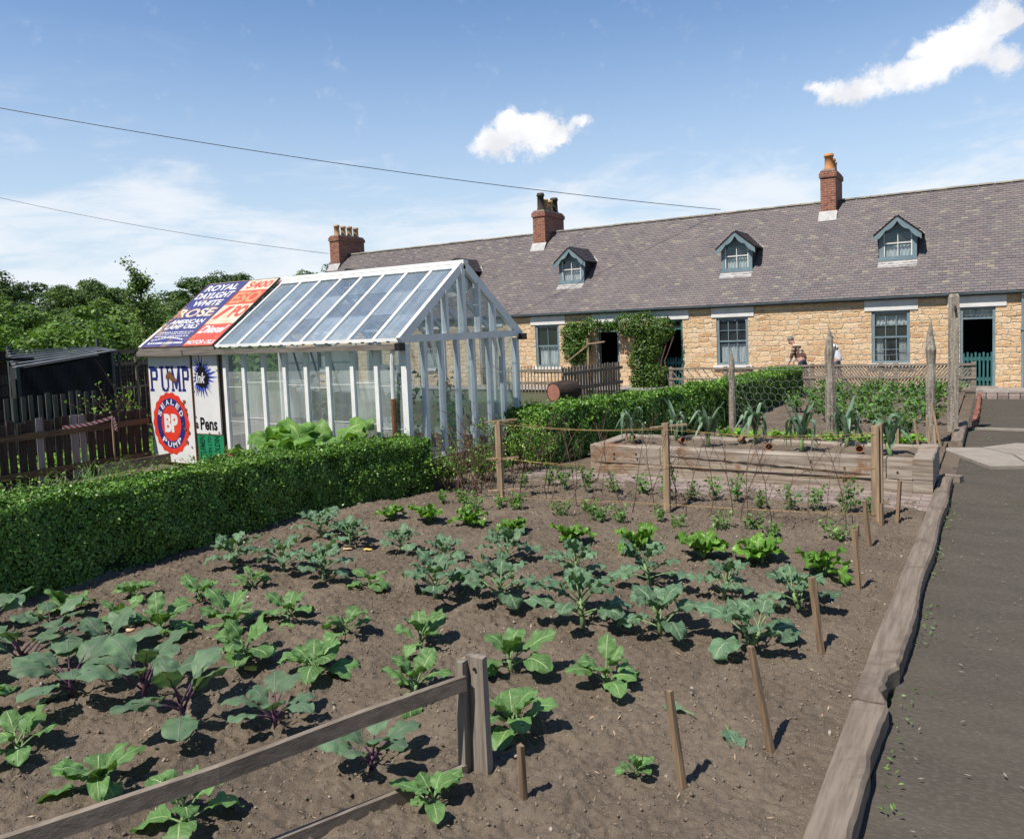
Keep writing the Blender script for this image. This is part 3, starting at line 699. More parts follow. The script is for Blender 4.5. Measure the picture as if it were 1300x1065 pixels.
while x < XR:
    l = .45; dz = rnd.uniform(-.006, .006)
    V = []
    for xx, r in ((x, .115), (x+l-.02, .105)):
        for k in range(7): an = PI*k/6; V.append((xx, RY-r*1.15*math.cos(an), RZ-.03+r*.62*math.sin(an)+dz))
    b.add(V, [(k, k+7, k+8, k+1) for k in range(6)]+[(0, 1, 2, 3, 4, 5, 6)]); x += l
tb(b, 'ridge_tiles', M['ridge'], rf)
b = MB(); n = 8; prof = [(-.05*math.cos(PI*k/n), -.05*math.sin(PI*k/n)) for k in range(n+1)]
b.prism(prof, (XL, EY-.01, EZ-.01), (0, 1, 0), (0, 0, 1), (1, 0, 0), XR-XL)
b.box((XL, EY+.03, EZ-.10), (XR, EY+.055, EZ-.03))
tb(b, 'gutter', M['blue'])
b = MB(); b.tube([(.66, YW-.06, .02), (.66, YW-.06, 2.45), (.66, EY, 2.6)], .04, 8); b.box((.6, YW-.12, 1.6), (.72, YW-.01, 1.64)); tb(b, 'downpipe', M['blue'])
# chimneys
def chimney(x0, x1, y0, y1, zb, zt, pots, holder=rf):
    b = MB(); b.box((x0, y0, zb-.5), (x1, y1, zt-.22)); b.box((x0-.04, y0-.04, zt-.22), (x1+.04, y1+.04, zt-.06)); b.box((x0-.005, y0-.005, zt-.06), (x1+.005, y1+.005, zt))
    ch = tb(b, 'chimney', M['brick'])
    f = MB(); f.box((x0+.03, y0+.03, zt), (x1-.03, y1-.03, zt+.05)); tb(f, 'flaunching', M['mortar'], ch)
    f = MB(); zf = roofz(y0); f.add([(x0-.05, y0-.25, roofz(y0-.25)+.03), (x1+.05, y0-.25, roofz(y0-.25)+.03), (x1+.05, y0-.012, zf+.16), (x0-.05, y0-.012, zf+.16), (x0-.05, y0-.25, roofz(y0-.25)+.01), (x1+.05, y0-.25, roofz(y0-.25)+.01)], [(0, 1, 2, 3), (4, 5, 1, 0)]); tb(f, 'flashing', M['lead'], ch)
    for (px, py, h, r, mt) in pots:
        p = MB(); p.lathe([(r*1.12, 0), (r*1.12, .06), (r*.98, .09), (r*.9, h*.8), (r*1.08, h*.82), (r*1.12, h*.9), (r*.98, h*.93), (r, h), (r*.75, h), (r*.7, h*.6)], (px, py, zt+.04), 14)
        o = tb(p, 'chimney_pot', M[mt], ch, smooth=True)
    return ch
chimney(-5.11, -4.62, 29.13, 30.5, 5.6, 7.12, [(-4.86, 29.35, .55, .15, 'pot_orange'), (-4.86, 29.95, .48, .12, 'pot_tan'), (-4.86, 30.3, .42, .11, 'pot_tan')])
chimney(-16.4, -15.84, 29.04, 30.75, 5.54, 6.98, [(-16.12, 29.27, .72, .15, 'pot_black'), (-16.12, 29.67, .52, .12, 'pot_tan'), (-16.12, 30.05, .50, .13, 'pot_tan'), (-16.12, 30.45, .66, .16, 'pot_black')])
chimney(-27.9, -27.3, 29.06, 30.9, 5.5, 7.03, [(-27.6, 29.3, .52, .14, 'pot_tan'), (-27.6, 29.75, .50, .13, 'pot_tan'), (-27.6, 30.2, .52, .14, 'pot_tan'), (-27.6, 30.65, .50, .14, 'pot_tan')])
# dormers
DYF = 27.05; zf = roofz(DYF)
def dormer(cx):
    hw = .52; ze, za = 4.66, 5.12; yr = EY+(za-EZ)/TP; ye = EY+(ze-EZ)/TP
    b = MB()
    for s in (-1, 1):
        x = cx+s*(hw-.03)
        b.prism([(DYF+.05, zf+.02), (DYF+.05, ze), (ye, ze), ], (x-.03, 0, 0), (0, 1, 0), (0, 0, 1), (1, 0, 0), .06)
    dm = tb(b, 'dormer', simple('dark cheek slate %d' % int(-cx), (.045, .040, .048), (.03, .028, .032), rough=.8, scale=8))
    f = MB(); y = DYF; fw = .125
    f.box((cx-hw, y-.03, zf-.02), (cx-hw+fw, y+.06, ze+.05)); f.box((cx+hw-fw, y-.03, zf-.02), (cx+hw, y+.06, ze+.05))
    f.box((cx-hw+fw, y-.03, zf-.02), (cx+hw-fw, y+.06, zf+.10)); zm = zf+.50
    f.box((cx-hw-.03, y-.07, zf-.05), (cx+hw+.03, y-.03, zf+.03))
    f.prism([(-hw+fw, ze-.02), (hw-fw, ze-.02), (hw-fw, ze+.08), (0, za-.12), (-hw+fw, ze+.08)], (cx, y+.03, 0), (1, 0, 0), (0, 0, 1), (0, 1, 0), .03)
    tb(f, 'front_frame', M['blue'], dm)
    sash = MB(); xi = hw-fw
    sash.box((cx-xi, y-.01, zf+.10), (cx-xi+.035, y+.03, ze-.02)); sash.box((cx+xi-.035, y-.01, zf+.10), (cx+xi, y+.03, ze-.02))
    sash.box((cx-xi+.035, y-.008, zm-.018), (cx+xi-.035, y+.03, zm+.018)); sash.box((cx-.012, y-.006, zm+.018), (cx+.012, y+.028, ze-.02)); sash.box((cx-.012, y-.006, zf+.10), (cx+.012, y+.028, zm-.018))
    tb(sash, 'window', M['lintel'], dm)
    p = MB(); p.box((cx-xi, y+.031, zf+.1), (cx+xi, y+.034, ze-.02)); tb(p, 'pane', M['pane'], dm)
    c = MB(); curtain(c, cx-xi+.02, cx+xi-.02, zf+.1, zf+.44, y+.10, 0); tb(c, 'curtain', M['lace'], dm)
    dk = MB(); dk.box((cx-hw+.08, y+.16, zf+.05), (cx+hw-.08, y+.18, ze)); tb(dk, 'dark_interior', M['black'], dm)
    # scalloped barge board
    bb = MB(); yb = DYF-.2; ov = .14; n = 26
    for s in (-1, 1):
        top = []; bot = []
        for i in range(n+1):
            u = i/n; x = u*(hw+ov); zt = za-(za-ze+.10)/(hw+ov)*x*1.0+.02
            dep = .16+.07*abs(math.sin(u*PI*2.+.1))
            if u < .05: dep = .17
            top.append((s*x, zt)); bot.append((s*x, zt-dep-(.03 if u > .93 else 0)))
        for i in range(n):
            q = [top[i], top[i+1], bot[i+1], bot[i]]
            V = [(cx+a, yb+t, c_) for t in (0, .035) for a, c_ in q]
            bb.add(V, [(0, 1, 2, 3), (7, 6, 5, 4), (0, 4, 5, 1), (3, 2, 6, 7)]+([(1, 5, 6, 2)] if i == n-1 else []))
    tb(bb, 'barge_board', M['blue'], dm)
    # slated little roof
    parts = []; dz = (za-ze+.10); run = hw+ov; ang = math.atan2(dz, run); Ls = math.hypot(dz, run)
    ro = MB()
    for s in (-1, 1):
        e0 = np.array((cx+s*run, 0, za-dz+.03)); us = np.array((-s*math.cos(ang), 0, math.sin(ang)))
        slates(parts, DYF-.22, yr+.45, e0, (0, 1, 0), us, Ls, .11, .17, clip=lambda yy, ss: roofz(yy) > za-dz+.06+ss*math.sin(ang))
        A = (cx+s*run, DYF-.21, za-dz+.02); B_ = (cx, DYF-.21, za+.022); Cc = (cx, yr+.1, za+.022); D = (cx+s*run, EY+(za-dz-EZ)/TP+.1, za-dz+.02)
        V = [A, B_, Cc, D]+[(q[0], q[1], q[2]-.03) for q in (A, B_, Cc, D)]
        ro.add(V, [(0, 1, 2, 3), (7, 6, 5, 4), (0, 4, 5, 1), (0, 3, 7, 4)])
    V, F = cat(parts); o = np_mesh('dormer_roof', V, F, M['slate'], dm)
    tb(ro, 'roof_boards', M['kerbdark'], dm)
    rd = MB(); rd.tube([(cx, DYF-.23, za+.035), (cx, yr+.02, za+.035)], .035, 6); tb(rd, 'ridge_roll', M['ridge'], dm)
    fl = MB()
    for s in (-1, 1):
        p0 = np.array((cx, yr+.06, za+.03)); p1 = np.array((cx+s*run, EY+(za-dz-EZ)/TP+.06, za-dz+.05)); fl.beam(p0, p1, .09, .03, up=(0, -.64, .77))
    fl.add([(cx-hw-.02, DYF-.30, roofz(DYF-.30)+.022), (cx+hw+.02, DYF-.30, roofz(DYF-.30)+.022), (cx+hw+.02, DYF-.072, zf-.04), (cx-hw-.02, DYF-.072, zf-.04)], [(0, 1, 2, 3)])
    tb(fl, 'flashing', M['lead'], dm)
for x in DX: dormer(x)

# ------------------------------------------------------------------ greenhouse
GX0, GX1, GY0, GY1, GRY, GE, GR_ = -13.1, -7.15, 8.85, 12.0, 10.4, 2.06, 3.22
G = empty('greenhouse', (GX0, GY0, 0), label='white timber framed glass greenhouse with peeling paint and a gabled glass roof', cat='greenhouse')
def gb(b, name, mats, parent=None, **kw):
    o = b.build(name, mats, **kw); o.parent = parent or G
    if parent is None: o.location = (-GX0, -GY0, 0)
    return o
GPX = [-11.04, -10.58, -10.11, -9.62, -9.15, -8.68, -8.19, -7.72]
b = MB(); b.box((GX0+.02, GY0+.02, 0), (GX1-.02, GY0+.13, .30)); b.box((GX1-.13, GY0+.13, 0), (GX1-.02, GY1-.02, .30)); b.box((GX0+.02, GY1-.13, 0), (GX1-.13, GY1-.02, .3)); b.box((GX0+.02, GY0+.13, 0), (GX0+.13, GY1-.13, .3))
gb(b, 'base_wall', M['brick'])
for x in GPX: b = MB(); b.beam((x, GY0+.03, .30), (x, GY0+.03, GE-.05), .070, .07, up=(0, 1, 0)); gb(b, 'post', M['whitewood'])
for x, y in ((GX1-.05, GY0+.05), (GX1-.05, GY1-.05), (GX0+.05, GY0+.06), (GX0+.05, GY1-.05)): b = MB(); b.box((x-.05, y-.05, .30), (x+.05, y+.05, GE-.02)); gb(b, 'corner_post', M['whitewood'])
GBY = [9.30, 9.72, 10.14, 10.58, 11.05, 11.47]
for i, y in enumerate(GBY):
    b = MB(); b.beam((GX1-.03, y, .30), (GX1-.03, y, GE-.0), .072, .08, up=(1, 0, 0)); gb(b, 'post', M['whitewood'])
for x in np.arange(-12.6, -7.4, .55): b = MB(); b.beam((x, GY1-.03, .30), (x, GY1-.03, GE), .05, .06, up=(0, 1, 0)); gb(b, 'post', M['whitewood'])
def gz(y): return GR_-(GR_-GE)*(GRY-y)/(GRY-GY0) if y < GRY else GR_-(GR_-GE)*(y-GRY)/(GY1-GRY)
b = MB(); b.box((GX1-.085, GY0+.0, GE-.0), (GX1+.015, GY1, GE+.105)); gb(b, 'tie_beam', M['white'])
for y in (9.46, 9.86, 10.32, 10.76, 11.2):
    wd = .09 if abs(y-10.32) < .01 else .06; b = MB(); b.box((GX1-.07, y-wd/2, GE+.105), (GX1+(.035 if wd > .05 else -.005), y+wd/2, gz(y)+.0)); gb(b, 'gable_stud', M['white'])
for xg in (GX1, GX0):
    b = MB()
    for ya, za, yb, zb in ((GY0-.10, GE-.0, GRY, GR_+.02), (GY1+.1, GE-.0, GRY, GR_+.02)):
        b.beam((xg-.02, ya, za+.02), (xg-.02, yb, zb), .065, .135)
    gb(b, 'gable_rafter', M['white'])
RX = [-11.12, -10.6, -10.12, -9.63, -9.16, -8.68, -8.19, -7.69]
ang = math.atan2(GR_-GE, GRY-GY0)
for x in RX:
    for ya in (GY0-.05, GY1+.05):
        b = MB(); b.beam((x, ya, GE+.04), (x, GRY+(-.0), GR_+.015), .052, .06); gb(b, 'rafter', M['white'])
for x in (-12.7, -12.2, -11.7):
    b = MB(); b.beam((x, GY1+.05, GE+.04), (x, GRY, GR_+.015), .036, .055); gb(b, 'rafter', M['white'])
b = MB(); b.beam((GX0-.04, GRY, GR_+.055), (GX1+.04, GRY, GR_+.055), .13, .06); b.beam((GX0-.04, GRY-.10, GR_-.02), (GX1+.02, GRY-.10, GR_-.02), .10, .02, up=(0, -math.sin(ang), math.cos(ang))); gb(b, 'ridge_board', M['white'])
b = MB(); b.beam((-11.12, GY0-.075, GE+.045), (GX1+.02, GY0-.075, GE+.045), .05, .05)
gb(b, 'eave_strip', M['white'])
b = MB()
for x in np.arange(-11, -7.2, .24): b.box((x, GY0-.115, GE+.01), (x+.05, GY0-.101, GE+.03))
gb(b, 'eave_clips', M['iron'])
# glass: individual panes
b = MB(); xs = [-11.12]+[x for x in RX[1:]]+[GX1-.03]
def rp(x, s):  # point on near slope, s 0..1
    return (x, GY0-.04+(GRY-.05-GY0+.04)*s, GE+.035+(GR_-GE-.05)*s)
for i in range(len(xs)-1):
    for j, (s0, s1) in enumerate(((0, .36), (.34, .69), (.67, 1))):
        e = .004*j; a, c = xs[i]+.015, xs[i+1]-.015
        P0, P1, P2, P3 = rp(a, s0), rp(c, s0), rp(c, s1), rp(a, s1)
        b.add([(p[0], p[1], p[2]+dz) for p, dz in ((P0, .012), (P1, .012), (P2, .0), (P3, .0))], [(0, 1, 2, 3)])
gb(b, 'roof_glass', M['gh_roof'])
b = MB(); xs2 = [GX0, -12.7, -12.2, -11.7]+xs
for i in range(len(xs2)-1):
    for s0, s1 in ((0, .5), (.48, 1)):
        b.add([(xs2[i]+.015, GY1+.04-(GY1-GRY)*s0, GE+.03+(GR_-GE-.04)*s0), (xs2[i+1]-.015, GY1+.04-(GY1-GRY)*s0, GE+.03+(GR_-GE-.04)*s0), (xs2[i+1]-.015, GY1+.04-(GY1-GRY)*s1, GE+.02+(GR_-GE-.04)*s1), (xs2[i]+.015, GY1+.04-(GY1-GRY)*s1, GE+.02+(GR_-GE-.04)*s1)], [(0, 1, 2, 3)])
gb(b, 'roof_glass', M['gh_roof'])
b = MB(); xs3 = GPX+[GX1-.1]
for i in range(len(xs3)-1):
    zs = [.30, .30+rnd.uniform(.5, .65), .30+rnd.uniform(1.05, 1.3), GE-.05]
    for k in range(3): b.add([(xs3[i]+.02, GY0+.04-.003*k, zs[k]), (xs3[i+1]-.02, GY0+.04-.003*k, zs[k]), (xs3[i+1]-.02, GY0+.04-.003*k, zs[k+1]), (xs3[i]+.02, GY0+.04-.003*k, zs[k+1])], [(0, 1, 2, 3)])
gb(b, 'side_glass', M['gh_glass'])
b = MB()
for i in range(len(xs3)-1):
    for z in (.85+rnd.uniform(-.05, .05), 1.45+rnd.uniform(-.05, .05)): b.box((xs3[i]+.03, GY0+.03, z), (xs3[i+1]-.03, GY0+.034, z+.008))
gb(b, 'glass_laps', M['white'])
b = MB(); ys = [GY0+.1]+GBY+[GY1-.1]
for i in range(len(ys)-1):
    zs = [.30, .30+rnd.uniform(.5, .7), .3+rnd.uniform(1.1, 1.3), GE]
    for k in range(3): b.add([(GX1-.04, ys[i]+.03, zs[k]), (GX1-.04, ys[i+1]-.03, zs[k]), (GX1-.04, ys[i+1]-.03, zs[k+1]), (GX1-.04, ys[i]+.03, zs[k+1])], [(0, 1, 2, 3)])
ys = [9.05, 9.46, 9.86, 10.32, 10.76, 11.2, 11.75]
for i in range(len(ys)-1):
    b.add([(GX1-.045, ys[i]+.02, GE+.1), (GX1-.045, ys[i+1]-.02, GE+.1), (GX1-.045, ys[i+1]-.02, gz(ys[i+1])-.05), (GX1-.045, ys[i]+.02, gz(ys[i])-.05)], [(0, 1, 2, 3)])
gb(b, 'gable_glass', M['gh_clear'])
b = MB(); xs4 = list(np.arange(-12.6, -7.4, .55)); xs4 = [GX0+.1]+xs4+[GX1-.1]
for i in range(len(xs4)-1): b.add([(xs4[i]+.02, GY1-.04, .3), (xs4[i+1]-.02, GY1-.04, .3), (xs4[i+1]-.02, GY1-.04, GE), (xs4[i]+.02, GY1-.04, GE)], [(0, 1, 2, 3)])
b.add([(GX0+.04, GY0+.1, .3), (GX0+.04, GY1-.1, .3), (GX0+.04, GY1-.1, GE), (GX0+.04, GY0+.1, GE)], [(0, 1, 2, 3)])
b.add([(GX0+.04, GY0, GE), (GX0+.04, GY1, GE), (GX0+.04, GRY, GR_)], [(0, 1, 2)])
gb(b, 'back_glass', M['gh_glass'])
# pale shading boards and door inside, staging
b = MB()
for a, c, z1 in ((-12.9, -11.9, 1.95), (-11.55, -10.9, 1.95), (-10.3, -9.75, 1.6)): b.box((a, GY1-.14, .3), (c, GY1-.10, z1))
gb(b, 'shading_board', simple('whitewashed board', (.42, .45, .46), (.33, .36, .37), rough=.8, scale=2))
b = MB(); b.box((GX0+.1, GY0+.3, 0.002), (GX1-.1, GY1-.2, .05)); gb(b, 'soil_border', M['soil'])
b = MB(); b.beam((-11.9, GY0-.10, GE-.055), (GX1-.0, GY0-.10, GE-.055), .10, .085, jit=.004); b.beam((GX0-.08, GY0-.115, GE-.055), (-11.9, GY0-.115, GE-.055), .11, .09, jit=.004)
b.beam((GX0-.05, GY0-.12, GE+.01), (-11.1, GY0-.12, GE+.01), .05, .06)
gt = gb(b, 'timber_gutter', M['gutterwood'])
b = MB(); b.box((GX1-.06, GY0-.17, GE-.11), (GX1+.03, GY0-.04, GE+.0)); gb(b, 'hopper', M['iron'], gt)
b = MB(); b.tube([(GX1-.16, GY0-.09, GE-.10), (GX1-.20, GY0-.07, GE-.3), (GX1-.24, GY0-.03, 1.25)], .033, 8); b.tube([(GX1-.24, GY0-.03, 1.26), (GX1-.26, GY0-.03, .05)], .036, 8, mi=1)
dp = gb(b, 'downpipe', [M['whitewood'], M['rust']])
b = MB(); b.box((GX1+.0, GY1-.02, 2.0), (GX1+.14, GY1+.05, 2.11)); gb(b, 'black_bracket', M['iron'])
b = MB(); b.box((GX0+.02, GY0+.04, .3), (-11.12, GY0+.06, GE-.06)); gb(b, 'backing_boards', M['oldwood'])

# ------------------------------------------------------------------ enamel signs with lettering
def text2d(s, bold=0.0, shear=0.0):
    c = bpy.data.curves.new('t', 'FONT'); c.body = s; c.size = 1; c.offset = bold; c.shear = shear; c.resolution_u = 3
    c.align_x = 'LEFT'
    o = link(bpy.data.objects.new('t', c)); me = bpy.data.meshes.new_from_object(o.evaluated_get(bpy.context.evaluated_depsgraph_get()))
    V = np.array([v.co[:] for v in me.vertices]); F = [tuple(p.vertices) for p in me.polygons]
    bpy.data.objects.remove(o); bpy.data.meshes.remove(me); bpy.data.curves.remove(c)
    return V, F
bpy.context.view_layer.update()
def letters(b, s, o, ux, uy, nn, x0, x1, y0, y1, mi=0, lift=.0025, bold=.015, shear=0, rot=False):
    """fit the text into the box x0..x1, y0..y1 of the sign's plane"""
    o, ux, uy, nn = (np.array(q, float) for q in (o, ux, uy, nn))
    V, F = text2d(s, bold, shear)
    mn, mx = V.min(0), V.max(0); A = (V[:, 0]-mn[0])/(mx[0]-mn[0]); B = (V[:, 1]-mn[1])/(mx[1]-mn[1])
    if rot: A, B = 1-B, A
    P = o+np.outer(x0+(x1-x0)*A, ux)+np.outer(y0+(y1-y0)*B, uy)+nn*lift
    b.add(P, F, mi)
def disc(b, o, ux, uy, nn, cx, cy, rx, ry, lift, mi=0, n=48, wav=0, nw=14, rin=None):
    o, ux, uy, nn = (np.array(q, float) for q in (o, ux, uy, nn))
    an = np.arange(n)*2*PI/n; k = 1+wav*np.cos(an*nw)
    out = [o+ux*(cx+rx*kk*math.cos(a))+uy*(cy+ry*kk*math.sin(a))+nn*lift for a, kk in zip(an, k)]
    if rin is None: b.add(out, [tuple(range(n))], mi)
    else:
        inn = [o+ux*(cx+rin[0]*math.cos(a))+uy*(cy+rin[1]*math.sin(a))+nn*lift for a in an]
        b.add(out+inn, [(i, (i+1) % n, n+(i+1) % n, n+i) for i in range(n)], mi)
# slab letters for PUMP as flat bars
SLAB = {'P': [(0,0,.42,.1),(0,.9,.55,1),(.1,.1,.3,.9),(.3,.8,.62,.9),(.66,.55,.86,.85),(.3,.45,.62,.55),(.55,.82,.8,.96),(.55,.44,.8,.56)],
        'U': [(0,.9,.4,1),(.6,.9,1,1),(.1,.15,.3,.9),(.7,.15,.85,.9),(.16,.04,.4,.15),(.6,.04,.78,.15),(.3,0,.7,.08)],
        'M': [(0,0,.3,.1),(.68,0,1,.1),(0,.9,.28,1),(.72,.9,1,1),(.08,.1,.22,.9),(.74,.1,.94,.9)]}
def slab(b, ch, o, ux, uy, nn, x0, x1, y0, y1, lift):
    for k, (a, c, d, e) in enumerate(SLAB[ch]):
        P = [o+ux*(x0+(x1-x0)*p)+uy*(y0+(y1-y0)*q)+nn*(lift+.0004*k) for p, q in ((a, c), (d, c), (d, e), (a, e))]; b.add(P, [(0, 1, 2, 3)])
    if ch == 'M':
        for k, (xa, ya, xb, yb) in enumerate(((.10, 1, .5, .1), (.9, 1, .5, .1))):
            wd = .10; P = [o+ux*(x0+(x1-x0)*p)+uy*(y0+(y1-y0)*q)+nn*(lift+.004+.0004*k) for p, q in ((xa-wd, ya), (xa+wd, ya), (xb+wd*.6, yb), (xb-wd*.6, yb))]; b.add(P, [(0, 1, 2, 3)])
def rustspots(b, o, ux, uy, nn, pts, lift=.011):
    for cx, cy, r in pts:
        n = 9; o_, ux_, uy_, nn_ = (np.array(q, float) for q in (o, ux, uy, nn))
        b.add([o_+ux_*(cx+r*rnd.uniform(.6, 1.2)*math.cos(2*PI*i/n))+uy_*(cy+r*rnd.uniform(.6, 1.4)*math.sin(2*PI*i/n))+nn_*(lift+rnd.uniform(0, .0006)) for i in range(n)], [tuple(range(n))])
def board(name, w, h, o, ux, uy, nn, mt, label, edge=True):
    root = empty(name, o, label=label, cat='enamel sign')
    Z = np.zeros(3); ux, uy, nn = (np.array(q, float) for q in (ux, uy, nn))
    b = MB(); b.prism([(0, 0), (w, 0), (w, h), (0, h)], Z-nn*.02, ux, uy, nn, .02); b.build('plate', mt, root)
    if edge:
        b = MB()
        for p, q in (((0, 0), (w, 0)), ((w, 0), (w, h)), ((w, h), (0, h)), ((0, h), (0, 0))):
            b.beam(ux*p[0]+uy*p[1]+nn*.0, ux*q[0]+uy*q[1]+nn*.0, .012, .006, up=nn)
        b.build('rusty_edge', M['rust'], root)
    return root, Z, ux, uy, nn
SY = GY0-.03; WU = ((1, 0, 0), (0, 0, 1), (0, -1, 0))
# tall petrol pump sign
root, Z, ux, uy, nn = board('petrol_sign', 1.19, 1.93, (-13.07, SY, .06), *WU, M['enamel'], 'tall white enamel sign with a red scalloped roundel lettered PUMP and SEALED')
b = MB()
for ch, x0, x1 in (('P', .03, .31), ('U', .33, .62), ('M', .64, .91), ('P', .93, 1.17)): slab(b, ch, Z, ux, uy, nn, x0, x1, 1.27, 1.72, .003)
b.build('lettering', M['en_blue'], root)
cx, cy = .56, .70
b = MB(); disc(b, Z, ux, uy, nn, cx, cy, .50, .55, .003, n=112, wav=.025, nw=18, rin=(.40, .45)); b.build('red_rim', M['en_red'], root)
b = MB(); disc(b, Z, ux, uy, nn, cx, cy, .40, .45, .003, rin=(.275, .32)); b.build('blue_ring', M['en_blue'], root)
b = MB(); disc(b, Z, ux, uy, nn, cx, cy, .275, .32, .003); b.build('red_centre', M['en_red'], root)
b = MB(); letters(b, 'BP', Z, ux, uy, nn, cx-.19, cx+.19, cy-.16, cy+.17, bold=.05, lift=.0045)
def arc_text(b, s, cx, cy, rx, ry, a0, a1, h, wd, flip=False):
    for i, ch in enumerate(s):
        a = R(a0+(a1-a0)*i/(len(s)-1)); V, F = text2d(ch, .03); mn, mx = V.min(0), V.max(0)
        A = ((V[:, 0]-mn[0])/(mx[0]-mn[0])-.5)*wd*(.45 if ch == 'I' else 1); B = ((V[:, 1]-mn[1])/(mx[1]-mn[1])-.5)*h
        c = np.array((cx+rx*math.cos(a), cy+ry*math.sin(a))); rad = np.array((math.cos(a), math.sin(a)))
        upv = -rad if flip else rad; rt = np.array((upv[1], -upv[0]))
        Q = c+np.outer(A, rt)+np.outer(B, upv)
        b.add(Z+np.outer(Q[:, 0], ux)+np.outer(Q[:, 1], uy)+nn*.0045, F)
arc_text(b, 'SEALED', cx, cy, .338, .385, 152, 28, .095, .10)
arc_text(b, 'PUMP', cx, cy, .338, .385, 232, 308, .095, .115, True)
b.build('lettering', M['enamel'], root)
b = MB(); rustspots(b, Z, ux, uy, nn, [(.97, 1.1, .035), (.94, 1.06, .02), (1.0, .96, .03), (1.02, .88, .025), (.95, .62, .035), (1.05, .55, .03), (.98, .38, .035), (1.1, .3, .02), (.9, .7, .02), (.62, 1.55, .07), (.70, 1.50, .06), (.54, 1.53, .05), (.78, 1.47, .04), (.02, .4, .02), (1.12, .12, .03), (1.05, .08, .02)]); b.build('rust_patches', M['rust'], root)
# ink sign
root, Z, ux, uy, nn = board('ink_sign', .66, 1.42, (-11.83, SY, .60), *WU, M['enamel'], 'white enamel sign with a blue and black ink splash over the word Pens')
b = MB(); icx, icy = .22, .98
def splash(b, r0, r1, n, lift, up=1.):
    pts = []
    for i in range(n*2):
        a = PI*i/n; r = (r0*rnd.uniform(.9, 1.15) if i % 2 else r1*rnd.uniform(.6, 1.15)); pts.append((icx+r*math.cos(a)*(.85 if math.cos(a) < 0 else 1.15), icy+r*math.sin(a)*1.15))
    pts = [(min(max(p, .004), .655), min(q, 1.41)) for p, q in pts]
    c = Z+ux*icx+uy*icy+nn*lift; V = [c]+[Z+ux*p+uy*q+nn*lift for p, q in pts]
    b.add(V, [(0, i+1, (i+1) % (2*n)+1) for i in range(2*n)])
splash(b, .17, .34, 26, .003); b.build('blue_splash', simple('splash blue', (.10, .16, .62), (.07, .10, .50), rough=.3), root)
b = MB(); splash(b, .10, .30, 22, .0045); splash(b, .15, .2, 12, .0052); b.build('black_splash', M['en_ink'], root)
b = MB(); letters(b, 'Ink', Z, ux, uy, nn, .07, .33, .88, 1.06, lift=.007, bold=.02, shear=.35); b.build('lettering', M['enamel'], root)
b = MB(); letters(b, 'a', Z, ux, uy, nn, .006, .07, .09, .20, lift=.003, bold=.03); letters(b, 'Pens', Z, ux, uy, nn, .12, .56, .07, .29, lift=.003, bold=.03); b.build('lettering', M['en_ink'], root)
b = MB(); rustspots(b, Z, ux, uy, nn, [(.35, .02, .02), (.6, .04, .02), (.02, .3, .015), (.01, .75, .02), (.64, 1.1, .015)]); b.build('rust_patches', M['rust'], root)
# green sign
root, Z, ux, uy, nn = board('notice_sign', .68, .52, (-11.82, SY+.003, .075), *WU, M['en_green'], 'green enamel sign hung sideways with dark lettering below the ink splash sign')
b = MB(); letters(b, 'ETTLEMEN', Z, ux, uy, nn, .06, .19, -.12+.14, .50, lift=.003, bold=.02, rot=True, shear=.2)
letters(b, 'ATION LTD', Z, ux, uy, nn, .27, .36, .02, .49, lift=.003, bold=.02, rot=True); letters(b, 'D HOLDIN', Z, ux, uy, nn, .44, .58, .02, .50, lift=.003, bold=.02, rot=True)
b.build('lettering', simple('dark green ink', (.004, .05, .03), rough=.5), root)
# roof signs lie on the near slope
us_ = np.array((0, math.cos(ang), math.sin(ang))); nr = np.array((0, -math.sin(ang), math.cos(ang)))
SL = math.hypot(GRY-.04-(GY0-.08), GR_-GE); RO = np.array((GX0-.03, GY0-.10, GE+.035))+nr*.035
RU = ((1, 0, 0), tuple(us_), tuple(nr))
root, Z, ux, uy, nn = board('oil_sign', 1.17, SL-.02, tuple(RO), *RU, M['en_rust'], 'faded blue enamel sign with white lettering laid on the greenhouse roof')
b = MB(); H = SL-.02; k = H/1.94
for s, x0, x1, y0, y1, sh in (('ROYAL', .10, 1.02, 1.68, 1.88, 0), ('DAYLIGHT', .06, 1.08, 1.43, 1.63, 0), ('WHITE', .20, 1.0, 1.20, 1.37, 0), ('AMERICAN', .14, 1.06, .66, .79, 0), ('LAMP OILS', .14, 1.04, .51, .64, 0)):
    b = MB(); letters(b, s, Z, ux, uy, nn, x0, x1, y0*k, y1*k, lift=.003, bold=.03); b.build('lettering', M['enamel'], root)
b = MB()
# small worn lines that cannot be read any more
for y0, h, gp in ((.40, .028, .05), (.35, .02, .04), (.28, .028, .05), (.08, .05, .06)):
    x = .12
    while x < 1.05:
        l = rnd.uniform(.02, .05); b.add([Z+ux*(x+a)+uy*((y0+c)*k)+nn*.003 for a, c in ((0, 0), (l, 0), (l, h), (0, h))], [(0, 1, 2, 3)]); x += l+rnd.choice((.012, .012, .03))
for i in range(12):
    t0, t1 = i/12, (i+1)/12
    P = [(.12+.9*t, .17+.07*math.sin(PI*t)+d) for t, d in ((t0+.01, 0), (t1-.01, 0), (t1-.01, .03), (t0+.01, .03))]; b.add([Z+ux*p+uy*q*k+nn*.003 for p, q in P], [(0, 1, 2, 3)])
b.build('lettering', M['enamel'], root)
b = MB(); letters(b, 'ROSE', Z, ux, uy, nn, .06, 1.08, .86*k, 1.12*k, lift=.003, bold=.03); b.build('lettering', M['en_cream'], root)
